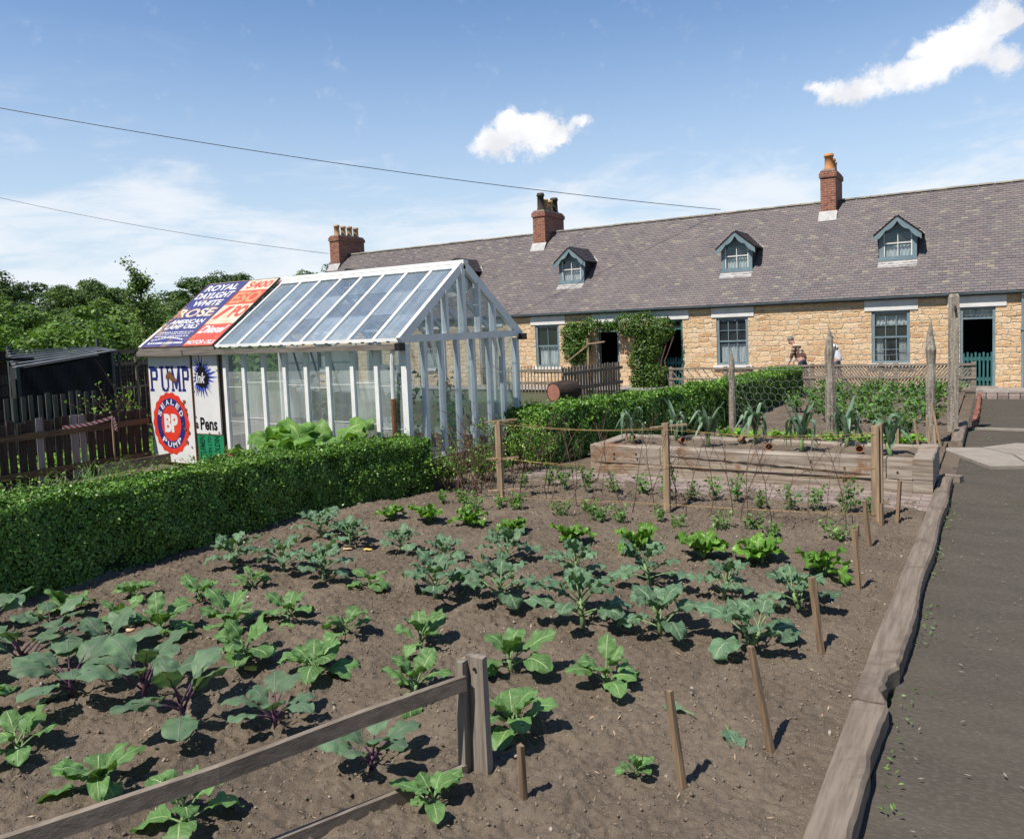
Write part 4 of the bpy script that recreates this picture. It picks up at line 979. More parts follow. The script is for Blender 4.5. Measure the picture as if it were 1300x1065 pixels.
b = MB(); rustspots(b, Z, ux, uy, nn, [(.06, .62, .07), (.05, .78, .05), (.10, .45, .05), (.04, .25, .05), (.09, .93, .08), (.2, .9, .05), (1.1, .9, .03), (.5, .6, .02), (.03, 1.05, .05)], lift=.0045); b.build('rust_patches', simple('faded rust', (.36, .20, .12), (.25, .15, .10), rough=.9, scale=12), root)
root, Z, ux, uy, nn = board('motor_oil_sign', .80, SL-.02, tuple(RO+np.array((1.175, 0, 0))), *RU, M['en_redf'], 'worn red and white enamel sign beside the blue one on the greenhouse roof')
b = MB()
for y0, y1 in ((1.60, 1.93), (.60, 1.17)): b = MB(); b.add([Z+ux*p+uy*q*k+nn*.002 for p, q in ((.01, y0), (.79, y0), (.79, y1), (.01, y1))], [(0, 1, 2, 3)]); b.build('white_panel', M['en_cream'], root)
b = MB(); letters(b, 'S400', Z, ux, uy, nn, .12, .74, 1.66*k, 1.88*k, lift=.004, bold=.03)
letters(b, 'PO', Z, ux, uy, nn, .42, .78, .78*k, 1.12*k, lift=.004, bold=.05); b.add([Z+ux*p+uy*q*k+nn*.004 for p, q in ((.05, .75), (.17, .75), (.36, 1.12), (.20, 1.12))], [(0, 1, 2, 3)])
b.build('lettering', M['en_redf'], root)
b = MB(); letters(b, 'ESO', Z, ux, uy, nn, .06, .76, 1.20*k, 1.56*k, lift=.004, bold=.04); b.build('lettering', simple('orange stained enamel', (.62, .30, .14), (.50, .20, .10), rough=.4, scale=8), root)
b = MB(); letters(b, 'Diesel', Z, ux, uy, nn, .05, .74, .34*k, .56*k, lift=.004, bold=.03, shear=.35); b.build('lettering', M['enamel'], root); b = MB(); letters(b, 'MOTOR OILS', Z, ux, uy, nn, .04, .76, .04*k, .15*k, lift=.004, bold=.03); b.build('lettering', M['enamel'], root)
b = MB(); b.beam(Z+ux*.80-nn*.01, Z+ux*.80+uy*H-nn*.01, .02, .03, up=nn); b.build('dark_edge', M['iron'], root)

# ------------------------------------------------------------------ crop leaves
def blade_mesh(az, el0, pet, L, W, droop, rip=.012, cup=.25, lobes=0., nu=6, nv=12, base=(0, 0, 0), round_=.75, twist=0., petdroop=10, kink=None):
    """leaf blade grid + the points of its stalk"""
    r = rng; m = nv+1; e = R(el0); pts = [np.array(base, float)]; d = np.array((math.cos(az), math.sin(az), 0)); up = np.array((0, 0, 1.))
    side = np.array((-math.sin(az), math.cos(az), 0))
    npet = 3
    for i in range(npet):
        pts.append(pts[-1]+(d*math.cos(e)+up*math.sin(e))*pet/npet); e -= R(petdroop)/npet
    p = pts[-1]; stalk = pts[:]; V = []; UV = []; ph = r.uniform(0, 6); ph2 = r.uniform(0, 6); tw = twist+r.normal(0, .15)
    for j in range(m):
        t = (j/nv)**.85
        w_ = W/2*((math.sin(PI*min(t**round_+.03, 1))**.72) if kink or round_ < .7 else (((.5-.5*math.cos(PI*min(t+.06, .58)/.58))**.75) if t < .52 else math.sqrt(max(1-((t-.52)/.485)**2, 0))))+.002
        if lobes: w_ *= 1+lobes*math.sin(t*19+ph)*(.6+.4*t)
        tn = d*math.cos(e)+up*math.sin(e); nn = -d*math.sin(e)+up*math.cos(e); sd = side*math.cos(tw)+nn*math.sin(tw); n2 = np.cross(tn, sd)
        if n2[2] < 0 and e > -1.4: n2 = n2
        for k in range(nu+1):
            u = k/nu*2-1
            z = cup*w_*(abs(u)**1.6)+rip*abs(u)**1.5*math.sin(t*17+ph2+(2.2 if u > 0 else 0))*(1 if t > .05 else 0)+rip*.4*math.sin(u*7+t*9+ph)
            V.append(p+sd*w_*u+n2*z+tn*rip*.5*u*u*math.sin(t*23+ph)); UV.append(((k/nu), t))
        if j < nv:
            p = p+tn*L/nv
            if kink and kink[0] <= t < kink[0]+.16: e = max(e-R(kink[1])/(nv*.16), R(-84))
            else: e -= R(droop)/nv*(.5+t)
    n1 = nu+1; F = [(j*n1+k, j*n1+k+1, (j+1)*n1+k+1, (j+1)*n1+k) for j in range(nv) for k in range(nu)]
    return np.array(V), np.array(F), np.array(UV), stalk
def crop(name, kind, x, y, s, label, group, mats, seed, z=None, az0=None):
    global rng
    keep = rng; rng = np.random.default_rng(seed); r = rng
    root = empty(name, (x, y, GZ(x, y)-.01 if z is None else z), label=label, cat={'broc': 'broccoli', 'cab': 'cabbage', 'kohl': 'kohlrabi', 'chard': 'chard', 'rhub': 'rhubarb', 'leek': 'leek'}[kind], group=group)
    LV = []; UVs = []; st = MB(); off = 0; a = r.uniform(0, 6)
    K = dict(broc=(12, .15, .014), cab=(9, .08, .013), kohl=(8, .11, .011), chard=(10, .03, .016), rhub=(13, .03, .02), leek=(13, .20, .028))[kind]
    n = K[0]+int(r.integers(-1, 2)); hs = K[1]*s*r.uniform(.8, 1.2); lean = r.normal(0, .03, 2)
    if kind != 'rhub': st.tube([(0, 0, -.03), (lean[0]*.5, lean[1]*.5, hs*.5), (lean[0], lean[1], hs)], [K[2]*s*1.15, K[2]*s, K[2]*s*.8], 7)
    for i in range(n):
        t = i/max(n-1, 1); a += 2.4+r.normal(0, .25); b0 = (lean[0]*t, lean[1]*t, hs*(.35+.65*t))
        q = dict(rip=.012*s)
        if kind == 'broc': q.update(el0=r.uniform(18, 40)+38*t, pet=r.uniform(.10, .16)*s*(1-.35*t), L=r.uniform(.17, .24)*s*(1-.35*t), W=r.uniform(.13, .18)*s*(1-.3*t), droop=r.uniform(40, 100)*(1-.4*t), lobes=.14, rip=.018*s, cup=-.12)
        elif kind == 'cab': q.update(el0=r.uniform(12, 48)+38*t, pet=r.uniform(.05, .12)*s*(1-.3*t), L=r.uniform(.15, .26)*s*(1-.25*t), W=r.uniform(.11, .17)*s*(1-.2*t), droop=r.uniform(30, 145)*(1-.5*t), lobes=.05, cup=.12*r.choice([-1, 1]), rip=.011*s)
        elif kind == 'kohl': q.update(el0=r.uniform(25, 55)+20*t, pet=r.uniform(.11, .18)*s*(1-.4*t), L=r.uniform(.19, .27)*s*(1-.3*t), W=r.uniform(.12, .17)*s*(1-.2*t), droop=r.uniform(40, 95)*(1-.3*t), lobes=.05, cup=-.1, rip=.009*s)
        elif kind == 'chard': q.update(el0=r.uniform(40, 62)+22*t, pet=r.uniform(.05, .09)*s, L=r.uniform(.21, .30)*s*(1-.2*t), W=r.uniform(.14, .20)*s*(1-.2*t), droop=r.uniform(40, 150)*(1-.55*t), lobes=.04, rip=.030*s, cup=.22)
        elif kind == 'rhub': q.update(el0=r.uniform(35, 60)+20*t, pet=r.uniform(.35, .5)*s, L=r.uniform(.38, .5)*s, W=r.uniform(.34, .46)*s, droop=r.uniform(40, 100), lobes=.12, rip=.055*s, cup=-.1)
        elif kind == 'leek': q.update(el0=r.uniform(76, 90), pet=.04, L=r.uniform(.44, .62)*s, W=r.uniform(.085, .115)*s, droop=r.uniform(5, 25), rip=.004, cup=.55, nv=16, nu=4, round_=.55, kink=(r.uniform(.25, .6), r.uniform(140, 175)) if r.random() < .82 else (.97, 1))
        el = q.pop('el0')
        if kind == 'leek': a = (az0 or 0)+(PI if i % 2 else 0)+r.normal(0, .55)
        V, F, UV, stalk = blade_mesh(a, el, base=b0, **q)
        LV.append((V, F)); UVs.append(UV)
        if kind != 'leek':
            wdt = {'chard': .016, 'rhub': .018}.get(kind, .0062)*s; nn = len(stalk); st.tube(stalk, np.linspace(wdt, wdt*.65, nn), 5)
            midp = [V[j*7+3]-np.array((0, 0, .003)) for j in range(0, 8)]; st.tube(midp, np.linspace(wdt*.6, .0012, 8), 4)
    V, F = cat(LV); np_mesh('leaves', V, F, mats[0], root, smooth=True, uv=np.concatenate(UVs))
    st.build('stem', mats[1], root, smooth=True)
    rng = keep; return root
ROWS = [
 ('chard', 'chard_plant', 'glossy bright green chard plant', 'beside the peas', 'bright chard plants in a row', ('chard', 'stem_g'), [(-5.95,6.94,.85),(-5.42,7.0,1.0),(-4.93,7.09,.95),(-4.35,7.0,.85),(-3.62,6.96,1.0),(-2.94,6.96,1.05),(-2.3,6.93,1.15),(-1.76,7.01,1.05),(-1.21,6.83,1.08)]),
 ('broc', 'broccoli_plant', 'blue-green broccoli plant', 'in the row next to the chard', 'blue-green broccoli plants, far row', ('broc', 'stem_g'), [(-6.15,6.05,.95),(-5.65,5.95,.8),(-5.02,6.0,.7),(-4.46,5.99,.75),(-3.94,6.19,.95),(-3.08,5.94,.95),(-2.43,6.06,1.05),(-1.80,5.95,.9),(-1.23,6.0,.95)]),
 ('broc', 'broccoli_plant', 'large blue-green broccoli plant', 'in the nearer broccoli row', 'blue-green broccoli plants, near row', ('broc', 'stem_g'), [(-6.19,4.93,1.0),(-5.61,5.0,1.0),(-5.08,4.98,.95),(-3.9,5.05,1.15),(-3.31,5.1,1.15),(-2.54,5.02,1.2),(-1.99,5.12,1.12),(-1.39,5.14,1.15)]),
 ('cab', 'cabbage_plant', 'mid green cabbage plant', 'in the middle row', 'mid green cabbage plants, middle row', ('cab', 'stem_g'), [(-6.25,3.97,.85),(-5.65,4.1,.9),(-5.5,4.55,.7),(-4.63,4.15,1.0),(-4.55,4.95,.8),(-3.99,4.1,.85),(-3.37,4.18,1.0),(-2.6,4.12,1.15),(-1.98,4.19,.9)]),
 ('cab', 'cabbage_plant', 'light green cabbage plant', 'behind the kohlrabi row', 'light green cabbage plants, second row from the front', ('cab', 'stem_g'), [(-6.45,3.45,1.05),(-5.75,3.5,.9),(-5.2,3.5,1.15),(-4.85,3.8,1.15),(-4.32,3.47,1.1),(-3.7,3.53,1.15),(-2.93,3.54,.95),(-2.21,3.51,1.0),(-1.49,3.42,.45)]),
 ('kohl', 'kohlrabi_plant', 'grey-green purple-stalked kohlrabi plant', 'in its row', 'purple stalked kohlrabi plants', ('kohl', 'stem_p'), [(-6.45,2.9,1.2),(-5.95,3.08,1.1),(-5.61,2.72,1.3),(-5.2,3.05,1.15),(-4.95,2.65,1.35),(-4.5,2.85,1.3),(-3.97,2.75,1.3),(-3.45,2.96,1.05),(-2.67,2.86,1.0)]),
 ('cab', 'cabbage_plant', 'bright cabbage plant', 'at the near edge of the bed', 'bright cabbages at the near edge', ('cab', 'stem_g'), [(-5.6,2.2,1.4),(-5.05,2.1,1.15),(-4.45,2.1,1.0),(-3.75,2.1,.9),(-3.1,2.1,1.0),(-2.2,2.75,.7)]),
]
sd_ = 100
for kind, nm, desc, where, grp, mt, pos in ROWS:
    for i, (x, y, s) in enumerate(pos):
        sd_ += 1; crop(nm, kind, x, y, s*({'broc': 1.12, 'cab': 1.02, 'kohl': 1.0, 'chard': .86}[kind])*.98, '%s, %s from the left %s' % (desc, ORD[i], where), grp, [M[q] for q in mt], sd_)
# leeks in the raised bed
LK = [(-4.62, 10.95), (-4.1, 11.45), (-3.48, 11.0), (-2.95, 11.5), (-2.2, 10.95), (-1.72, 11.5), (-1.12, 10.98)]
for i, (x, y) in enumerate(LK): crop('leek', 'leek', x, y, [.95, .95, .95, 1, 1.05, 1., 1.05][i], 'tall drooping blue-green leek, %s from the left in the raised timber bed' % ORD[i], 'leeks in the raised timber bed', [M['leek'], M['stem_g']], 300+i, z=.41, az0=[.3, 2.5, .6, 3.4, .1, 2.9, .2][i])
# rhubarb between hedge and greenhouse
crop('rhubarb_plant', 'rhub', -9.15, 8.15, 1.15, 'big pale green rhubarb leaves against the greenhouse, left clump', None, [M['rhub'], M['stem_g']], 401, z=0)
crop('rhubarb_plant', 'rhub', -8.35, 8.15, 1.4, 'big pale green rhubarb leaves against the greenhouse, middle clump over the hedge', None, [M['rhub'], M['stem_g']], 402, z=0)
crop('rhubarb_plant', 'rhub', -7.95, 8.0, 1.1, 'low rhubarb clump nearest the greenhouse corner', None, [M['rhub'], M['stem_g']], 403, z=0)

# ------------------------------------------------------------------ small seedlings (peas, beans, lettuce, potatoes): prototypes and copies
def bushlet(name, h, rad, nstem, nl, size, mt, stem, aspect=.6, flat=.7):
    root = empty(name, (0, 0, 0)); st = MB(); C = []
    for i in range(nstem):
        a = rng.uniform(0, 6.28); r = rng.uniform(.2, 1)*rad; hh = h*rng.uniform(.6, 1.05); tip = (r*math.cos(a), r*math.sin(a), hh)
        st.tube([(tip[0]*.1, tip[1]*.1, -.02), (tip[0]*.6, tip[1]*.6, hh*.55), tip], [.004, .003, .002], 4)
        k = nl//nstem
        for j in range(k):
            t = rng.uniform(.25, 1.05); C.append((tip[0]*t+rng.normal(0, size*.55), tip[1]*t+rng.normal(0, size*.55), max(hh*t+rng.normal(0, size*.35), .01)))
    C = np.array(C); N = np.tile((0, 0, 1.), (len(C), 1))+C*(.8, .8, 0)
    V, F = leafcloud(C, N, size, aspect, .25, flat); np_mesh('leaves', V, F, mt, root); st.build('stems', stem, root)
    return root
def strew(protos, pos, label, cat_, group, z=0.):
    used = set()
    for i, q in enumerate(pos):
        x, y = q[0], q[1]; s = q[2] if len(q) > 2 else 1
        k = i % len(protos)
        o = protos[k] if k not in used else copy_tree(protos[k])
        used.add(k)
        o.location = (x, y, z(x, y) if callable(z) else z); o.rotation_euler.z = rnd.uniform(0, 6.28); o.scale = (s, s, s*rnd.uniform(.85, 1.1))
        tag(o, label(i), cat_, group)
# pea row and bean row
pp = [bushlet('pea_plant', .17, .15, 6, 90, .042, M['pea'], M['stem_g']) for _ in range(3)]
px = [-6.0, -5.72, -5.41, -5.15, -4.9, -4.23, -4.0, -3.77, -3.5, -3.1, -2.85, -2.4, -2.12, -1.86, -1.3]
def pz(x, y): return GZ(x, y)-.01
strew(pp, [(x, 7.98+.12*math.sin(i*2.3), .95+.35*((i*37) % 10)/10) for i, x in enumerate(px)], lambda i: 'low bushy pea plant, %s from the left in the pea row' % ORD[i], 'pea', 'low pea plants in a row', pz)
bp = [bushlet('bean_plant', .27, .12, 5, 75, .055, M['bean'], M['stem_g'], .55) for _ in range(3)]
bx = [-5.5, -5.18, -4.87, -4.5, -4.16, -3.8, -3.42, -3.15, -2.88, -2.6, -2.3, -1.98, -1.72, -1.42, -1.12]
strew(bp, [(x, 9.22+.10*math.sin(i*1.7), .9+.4*((i*53) % 10)/10) for i, x in enumerate(bx)], lambda i: 'small bean plant, %s from the left in the row below the brick paving' % ORD[i], 'bean', 'young bean plants in a row', pz)
lp = [bushlet('lettuce', .10, .13, 7, 70, .085, M['lett'], M['stem_g'], .75, .5) for _ in range(2)]
lx = [-4.3, -4.0, -3.7, -3.4, -3.1, -2.75, -2.45, -2.15, -1.85, -1.6, -1.35, -1.1]
strew(lp, [(x, 14.55+.06*math.sin(i*3)) for i, x in enumerate(lx)], lambda i: 'small bright lettuce, %s from the left behind the raised bed' % ORD[i], 'lettuce', 'bright lettuces in a row', .05)
po = [bushlet('potato_plant', .36, .32, 10, 190, .085, M['potato'], M['stem_g'], .6) for _ in range(4)]
pr = []; names = []
for r_, (y, xs_) in enumerate([(15.9, np.arange(-2.35, -.95, .48)), (17.2, np.arange(-2.9, -1.0, .45)), (18.6, np.arange(-3.9, -1.1, .48)), (20.1, np.arange(-4.2, -1.0, .5)), (21.8, np.arange(-4.1, -.9, .46)), (23.3, np.arange(-4.1, -.8, .46))]):
    for i, x in enumerate(xs_): pr.append((x+rnd.uniform(-.08, .08), y+rnd.uniform(-.12, .12), rnd.uniform(.85, 1.3)*(1.1 if x > -1.6 and r_ > 2 else .95))); names.append((r_, i))
strew(po, pr, lambda i: 'leafy potato plant, %s from the left in the %s row beyond the lettuces' % (ORD[names[i][1]], ORD[names[i][0]]), 'potato plant', 'potato plants in the far bed', .05)

# fallen leaves
def fallen(x, y, az, L, W, mt, label):
    V, F, UV, stalk = blade_mesh(az, 8, .07, L, W, 20, cup=.2, rip=.008); z = GZ(x, y)+.02
    root = empty('fallen_leaf', (x, y, z), label=label, cat='leaf'); V[:, 2] = np.maximum(V[:, 2], -.01)
    np_mesh('leaf_blade', V, F, M[mt], root, smooth=True, uv=UV); st = MB(); st.tube(stalk, .004, 5); st.build('leaf_stalk', M['stem_g'], root)
fallen(-1.40, 4.07, 2.9, .14, .07, 'broc', 'limp green leaf fallen on the soil, pointing left, between two stakes')
fallen(-1.24, 4.09, -1.0, .16, .12, 'broc', 'round green leaf fallen on bare soil beside the leaning stake')
fallen(-4.95, 2.66, -1.9, .14, .10, 'kohl', 'grey-green leaf lying on the soil in the front row')
for x, y, mt, lb, s in ((-4.14, 3.37, 'yellow', 'bright yellow dead leaf lying among the cabbages', .055), (-5.70, 3.50, 'yellow', 'small curled yellow leaf near the left hedge', .04), (-5.60, 3.47, 'straw', 'small pinkish dry leaf near the left hedge', .045), (-5.55, 5.80, 'straw', 'orange-brown dry leaf under the broccoli', .06), (-5.38, 5.9, 'yellow', 'yellow-orange dry leaf beside the broccoli', .05), (-4.98, 5.0, 'yellow', 'thin yellow leaf at the foot of a broccoli', .035)):
    b = MB(); z = GZ(x, y)+.02; n = 10; rr = [s*rnd.uniform(.7, 1.1) for _ in range(n)]
    P = [(0, 0, .012)]+[(rr[i]*math.cos(6.283*i/n), rr[i]*.7*math.sin(6.283*i/n), .012*rnd.random()) for i in range(n)]
    b.add(P, [(0, i+1, (i+1) % n+1) for i in range(n)]); o = b.build('dead_leaf', M[mt], label=lb, cat='leaf'); o.location = (x, y, z)

# ------------------------------------------------------------------ twigs, stakes, strings
def twig_pts(h, depth=0, p=None, d=None, r=.006, b=None, n=5, lean=.1):
    b = b if b is not None else MB(); p = np.zeros(3) if p is None else p; d = np.array((rng.normal(0, lean), rng.normal(0, lean), 1.)) if d is None else d
    d = d/np.linalg.norm(d); pts = [p.copy()]; seg = h/n; nodes = []
    for i in range(n):
        d = d+rng.normal(0, .12, 3)*(1, 1, .4); d /= np.linalg.norm(d); p = p+d*seg; pts.append(p.copy()); nodes.append((p.copy(), d.copy()))
    b.tube(pts, np.linspace(r, r*.4, n+1), 4, cap=False)
    if depth < 2:
        for q, dd in nodes[1:-1]:
            for _q in range(int(rng.random() < (.85 if depth == 0 else .55))+int(rng.random() < .25)):
                a = rng.uniform(0, 6.28); nd = dd+np.array((math.cos(a), math.sin(a), .1))*rng.uniform(.5, 1.0)
                twig_pts(h*rng.uniform(.25, .5), depth+1, q, nd, r*.55, b, 4)
    return b
# the leafy scrub between the hedge ends
tx = [-6.15, -5.75, -5.4, -4.65, -4.15, -3.5, -3.05, -2.35, -1.62, -5.9, -5.55, -5.3, -4.98, -4.8, -4.5, -4.28, -4.05, -3.85, -3.6, -3.4, -3.15, -2.95, -2.7, -2.45, -2.25, -1.98, -1.75, -1.5, -1.3]
tx.sort()
for i, x in enumerate(tx):
    b = twig_pts(rng.uniform(.8, 1.2)*(1.1 if i < 8 else .95), r=.0062, lean=.2)
    o = b.build('pea_stick', M['twig'], label='bare branching twig stuck in the soil, %s from the left along the string fence' % ORD[i], cat='pea stick', group='bare pea sticks along the strings'); o.location = (x, 8.6+rng.normal(0, .18), -.02)
SP = [(-5.32, 8.35), (-3.22, 8.6), (-1.05, 8.87)]
for i, (x, y) in enumerate(SP):
    root = empty('string_post', (x, y, -.1), label=['pale wooden post with two cross pieces by the hedge gap, left end of the strings', 'split pale wooden post in the middle of the strings', 'pale square wooden post at the right end of the strings'][i], cat='post', group='posts of the string fence')
    b = MB(); b.beam((0, 0, 0), (0, 0, 1.15), .075, .05, up=(0, 1, 0), jit=.003); b.build('upright', M['stake'], root)
    if i < 2:
        for z in ((1.14, .66, .26) if i == 0 else (1.10,)):
            b = MB(); b.beam((-.16, -.06, z), (.22, .10, z+.03), .055, .02, jit=.003); b.build('cross_piece', M['stake'], root)
    if i == 2: b = MB(); b.beam((.05, .03, .3), (.045, .03, 1.17), .035, .03, up=(0, 1, 0), jit=.003); b.build('batten', M['stake'], root)
def cat_line(p, q, sag, n=14):
    p, q = np.array(p, float), np.array(q, float); return [p+(q-p)*t-np.array((0, 0, sag*4*t*(1-t))) for t in np.linspace(0, 1, n)]
for i, (z0, z1, z2, dy, sg) in enumerate([(1.04, .99, .98, -.12, .05), (1.03, 1.0, .94, .12, .07), (.60, .58, .62, -.10, .04), (.56, .52, .52, .12, .05), (.12, .12, .14, -.12, .01), (.10, .10, .10, .12, .01)]):
    b = MB(); a, m_, c = (SP[0][0], SP[0][1]+dy, z0), (SP[1][0], SP[1][1]+dy*.6, z1), (SP[2][0], SP[2][1]+dy*.3, z2)
    b.tube(cat_line(a, m_, sg)+cat_line(m_, c, sg)[1:], .0020, 4)
    tag(b.build('twine', M['twine']), 'orange garden twine stretched between the posts, %s line' % ['top front', 'top back', 'middle front', 'middle back', 'lowest front', 'lowest back'][i], 'twine', 'orange twine between the posts')
STK = [(-.94, 5.27, .52, -.07, .0, 'standing beside the blue-green broccoli'), (-.94, 3.94, .54, -.12, .02, 'the tall dark leaning one nearest the kerb'), (-.91, 6.67, .50, -.04, 0, 'beside the right-hand chard'), (-.98, 7.89, .47, -.05, 0, 'beyond the chard row'), (-1.24, 3.45, .47, -.07, 0, 'near the front, left of the tall leaning stake'), (-1.84, 2.98, .30, -.01, 0, 'shortest, beside the near fence post'), (-.86, 8.93, .48, .03, 0, 'right of the last string post'), (-.98, 8.74, .27, -.01, 0, 'short one touching the last string post'), (-1.14, 8.2, .16, 0, 0, 'tiny one in the pea row')]
for x, y, h, lx_, ly, lb in STK:
    b = MB(); b.beam((0, 0, -.1), (lx_, ly, h), .034, .026, up=(.5, 1, 0), jit=.002)
    o = b.build('wooden_stake', M['stakedark'], label='narrow wooden stake in the soil, '+lb, cat='stake', group='stakes along the right edge of the bed'); o.location = (x, y, 0)
for i, (x, y, lx_, h) in enumerate([(-1.0, 13.9, -.08, .5), (-.86, 14.0, -.05, .55), (-.78, 13.95, -.03, .42), (-.70, 14.2, -.16, .75), (-1.42, 12.6, 0, .66), (-1.2, 12.62, 0, .64)]):
    b = MB(); b.beam((0, 0, -.1), (lx_, 0, h), .035, .02, up=(.2, 1, 0), jit=.002)
    o = b.build('wooden_stake', M['stake'], label='thin cane stake behind the raised bed, %s from the left' % ORD[[2, 3, 4, 5, 0, 1][i]], cat='stake', group='thin stakes behind the raised bed'); o.location = (x, y, 0)
# foreground post and rails
R0 = empty('rail_fence', (-2.19, 3.1, -.1), label='weathered grey post and rail fence across the near corner of the bed', cat='fence')
b = MB(); b.beam((.03, .0, 0), (.03, .0, .715), .10, .045, up=(0, 1, 0), jit=.003); b.build('post', M['oldwood'], R0)
b = MB(); b.beam((-.035, -.03, 0), (-.03, -.03, .70), .035, .08, up=(0, 1, 0), jit=.003); b.build('post', M['oldwood'], R0)
b = MB()
P = [np.array(q) for q in ((-.0, -.06, .60), (-.25, -.55, .575), (-.5, -1.1, .545), (-.85, -1.8, .53), (-1.25, -2.6, .52))]
for i in range(4): b.beam(P[i], P[i+1], .03, .072)
b.build('rail', M['oldwood_y'], R0)
b = MB(); b.beam((-.02, -.06, .15), (-1.2, -2.5, .12), .03, .07); b.build('rail', M['oldwood_y'], R0)
b = MB(); b.tube([(.035, -.024, .66), (.035, -.032, .66)], .008, 8); b.build('nail', M['iron'], R0)

# ------------------------------------------------------------------ timber kerbs
def kerb(name, y0, y1, xl, xr, z, label, notch=None, seed=1):
    n = max(int((y1-y0)/.06), 4); ys = np.linspace(y0, y1, n+1); rr = np.random.default_rng(seed); V = []
    for i, y in enumerate(ys):
        a = (xl(y) if callable(xl) else xl)+(vnoise(np.array([y*1.]), np.array([seed*1.]), 51)[0]-.5)*.006
        c = (xr(y) if callable(xr) else xr)+(vnoise(np.array([y*1.3]), np.array([seed*2.]), 52)[0]-.5)*.010+rr.normal(0, .002)
        if notch: c -= notch(y)
        zz = z+(vnoise(np.array([y*2.]), np.array([seed*1.]), 53)[0]-.5)*.02
        V += [(a, y, -.1), (a, y, zz-.01), (a+.02, y, zz), ((a+c)/2, y, zz-.004+rr.normal(0, .002)), (c-.018, y, zz), (c, y, zz-.02), (c, y, -.1)]
    F = [(i*7+k, i*7+k+1, (i+1)*7+k+1, (i+1)*7+k) for i in range(n) for k in range(6)]+[tuple(range(7))[::-1], tuple(n*7+k for k in range(7))]
    b = MB(); b.add(V, F); return b.build(name, M['oldwood_y'], label=label, cat='kerb')
kerb('timber_kerb', -1.0, 4.55, -.66, -.495, .095, 'split timber kerb nearest the camera beside the path', lambda y: 0.012*math.sin(y*5) if y > 3.9 else 0, 3)
kerb('timber_kerb', 4.57, 11.42, lambda y: -.67+.011*(y-4.5), lambda y: -.485+.006*(y-4.5), .10, 'long weathered timber kerb with a splintered edge between bed and path', lambda y: (.06*(1-abs(y-4.85)/.35)+.012*math.sin(y*23)+.008*math.sin(y*61)) if abs(y-4.85) < .35 else (.008*math.sin(y*3)), 5)
kerb('timber_kerb', 14.45, 17.05, -.60, -.43, .13, 'short grey timber kerb beyond the pale flags', None, 8)
b = MB(); b.beam((-.58, 11.7, .03), (-.36, 11.62, .03), .12, .08); tag(b.build('timber_offcut', M['oldwood_x']), 'small grey timber offcut lying at the corner of the raised bed', 'timber')

# ------------------------------------------------------------------ raised bed
RB = empty('raised_bed', (-5.1, 10.5, 0), label='raised bed of old grey railway sleepers planted with leeks', cat='raised bed')
def rbx(a, c, nm='sleeper', mt='sleeper', jit=.006):
    b = MB(); (x0, y0, z0), (x1, y1, z1) = a, c
    nx = max(int((x1-x0)/.12), 1); ny = max(int((y1-y0)/.12), 1); V = []; 
    horiz = (x1-x0) > (y1-y0); n = nx if horiz else ny; secs = []
    for i in range(n+1):
        t = i/n; j = rng.normal(0, jit*.6, 8)
        if horiz: x = x0+(x1-x0)*t; V += [(x, y0+j[0], z0), (x, y1, z0), (x, y1+j[1], z1-.012), (x, y1-.015, z1+j[2]*.6), (x, y0+.015, z1+j[3]*.6), (x, y0+j[4], z1-.014)]
        else: y = y0+(y1-y0)*t; V += [(x1+j[0], y, z0), (x0, y, z0), (x0, y, z1-.012), (x0+.015, y, z1+j[2]*.6), (x1-.015, y, z1+j[3]*.6), (x1+j[4], y, z1-.014)]
    F = [(i*6+k, i*6+(k+1) % 6, (i+1)*6+(k+1) % 6, (i+1)*6+k) for i in range(n) for k in range(6)]+[tuple(range(6))[::-1], tuple(n*6+k for k in range(6))]
    b.add(V, F); o = b.build(nm, M[mt], RB); o.location = (5.1, -10.5, 0); return o
rbx((-5.1, 10.5, .20), (-4.02, 10.7, .45)); rbx((-4.01, 10.497, .19), (-1.13, 10.7, .445)); rbx((-1.12, 10.5, .2), (-.84, 10.7, .44))
rbx((-5.1, 10.51, -.05), (-3.9, 10.7, .195)); rbx((-3.89, 10.52, -.05), (-1.3, 10.7, .185)); rbx((-1.29, 10.505, -.05), (-1.0, 10.7, .195)); rbx((-.99, 10.50, -.05), (-.84, 10.7, .195))
rbx((-.835, 10.49, -.05), (-.62, 11.75, .20)); rbx((-.838, 10.485, .205), (-.62, 11.76, .455)); rbx((-5.1, 10.71, -.05), (-4.9, 11.75, .445)); rbx((-4.89, 11.6, -.05), (-.84, 11.78, .44))
b = MB(); nx, ny = 120, 26; xs = np.linspace(-4.92, -.83, nx+1); ys = np.linspace(10.69, 11.62, ny+1); X, Y = np.meshgrid(xs, ys); Z = .40+(vnoise(X*9, Y*9, 61)-.5)*.05+(vnoise(X*24, Y*24, 62)-.5)*.03
i = np.arange(ny)[:, None]*(nx+1)+np.arange(nx)[None, :]
o = np_mesh('bed_filling', np.stack([X+5.1, Y-10.5, Z], -1).reshape(-1, 3), np.stack([i, i+1, i+nx+2, i+nx+1], -1).reshape(-1, 4), M['soil'], RB, smooth=True)
b = MB()
for x, z in ((-4.72, .33), (-4.72, .26), (-4.38, .34), (-4.36, .27), (-3.1, .33), (-2.0, .36), (-1.6, .3), (-1.0, .28)): b.tube([(x+5.1, -.012, z), (x+5.1, .02, z)], .014, 8)
b.build('bolt_holes', M['kerbdark'], RB)
b = MB()
V = []
for i in range(40):   # the long split in the front sleeper
    t = i/39; x = -3.9+2.6*t; z = .335-.10*t+.004*math.sin(i*1.3); h = .008*math.sin(PI*t)*(1+.6*math.sin(i*2.1)); V += [(x+5.1, -.010, z-h-.003), (x+5.1, -.010, z+h+.003)]
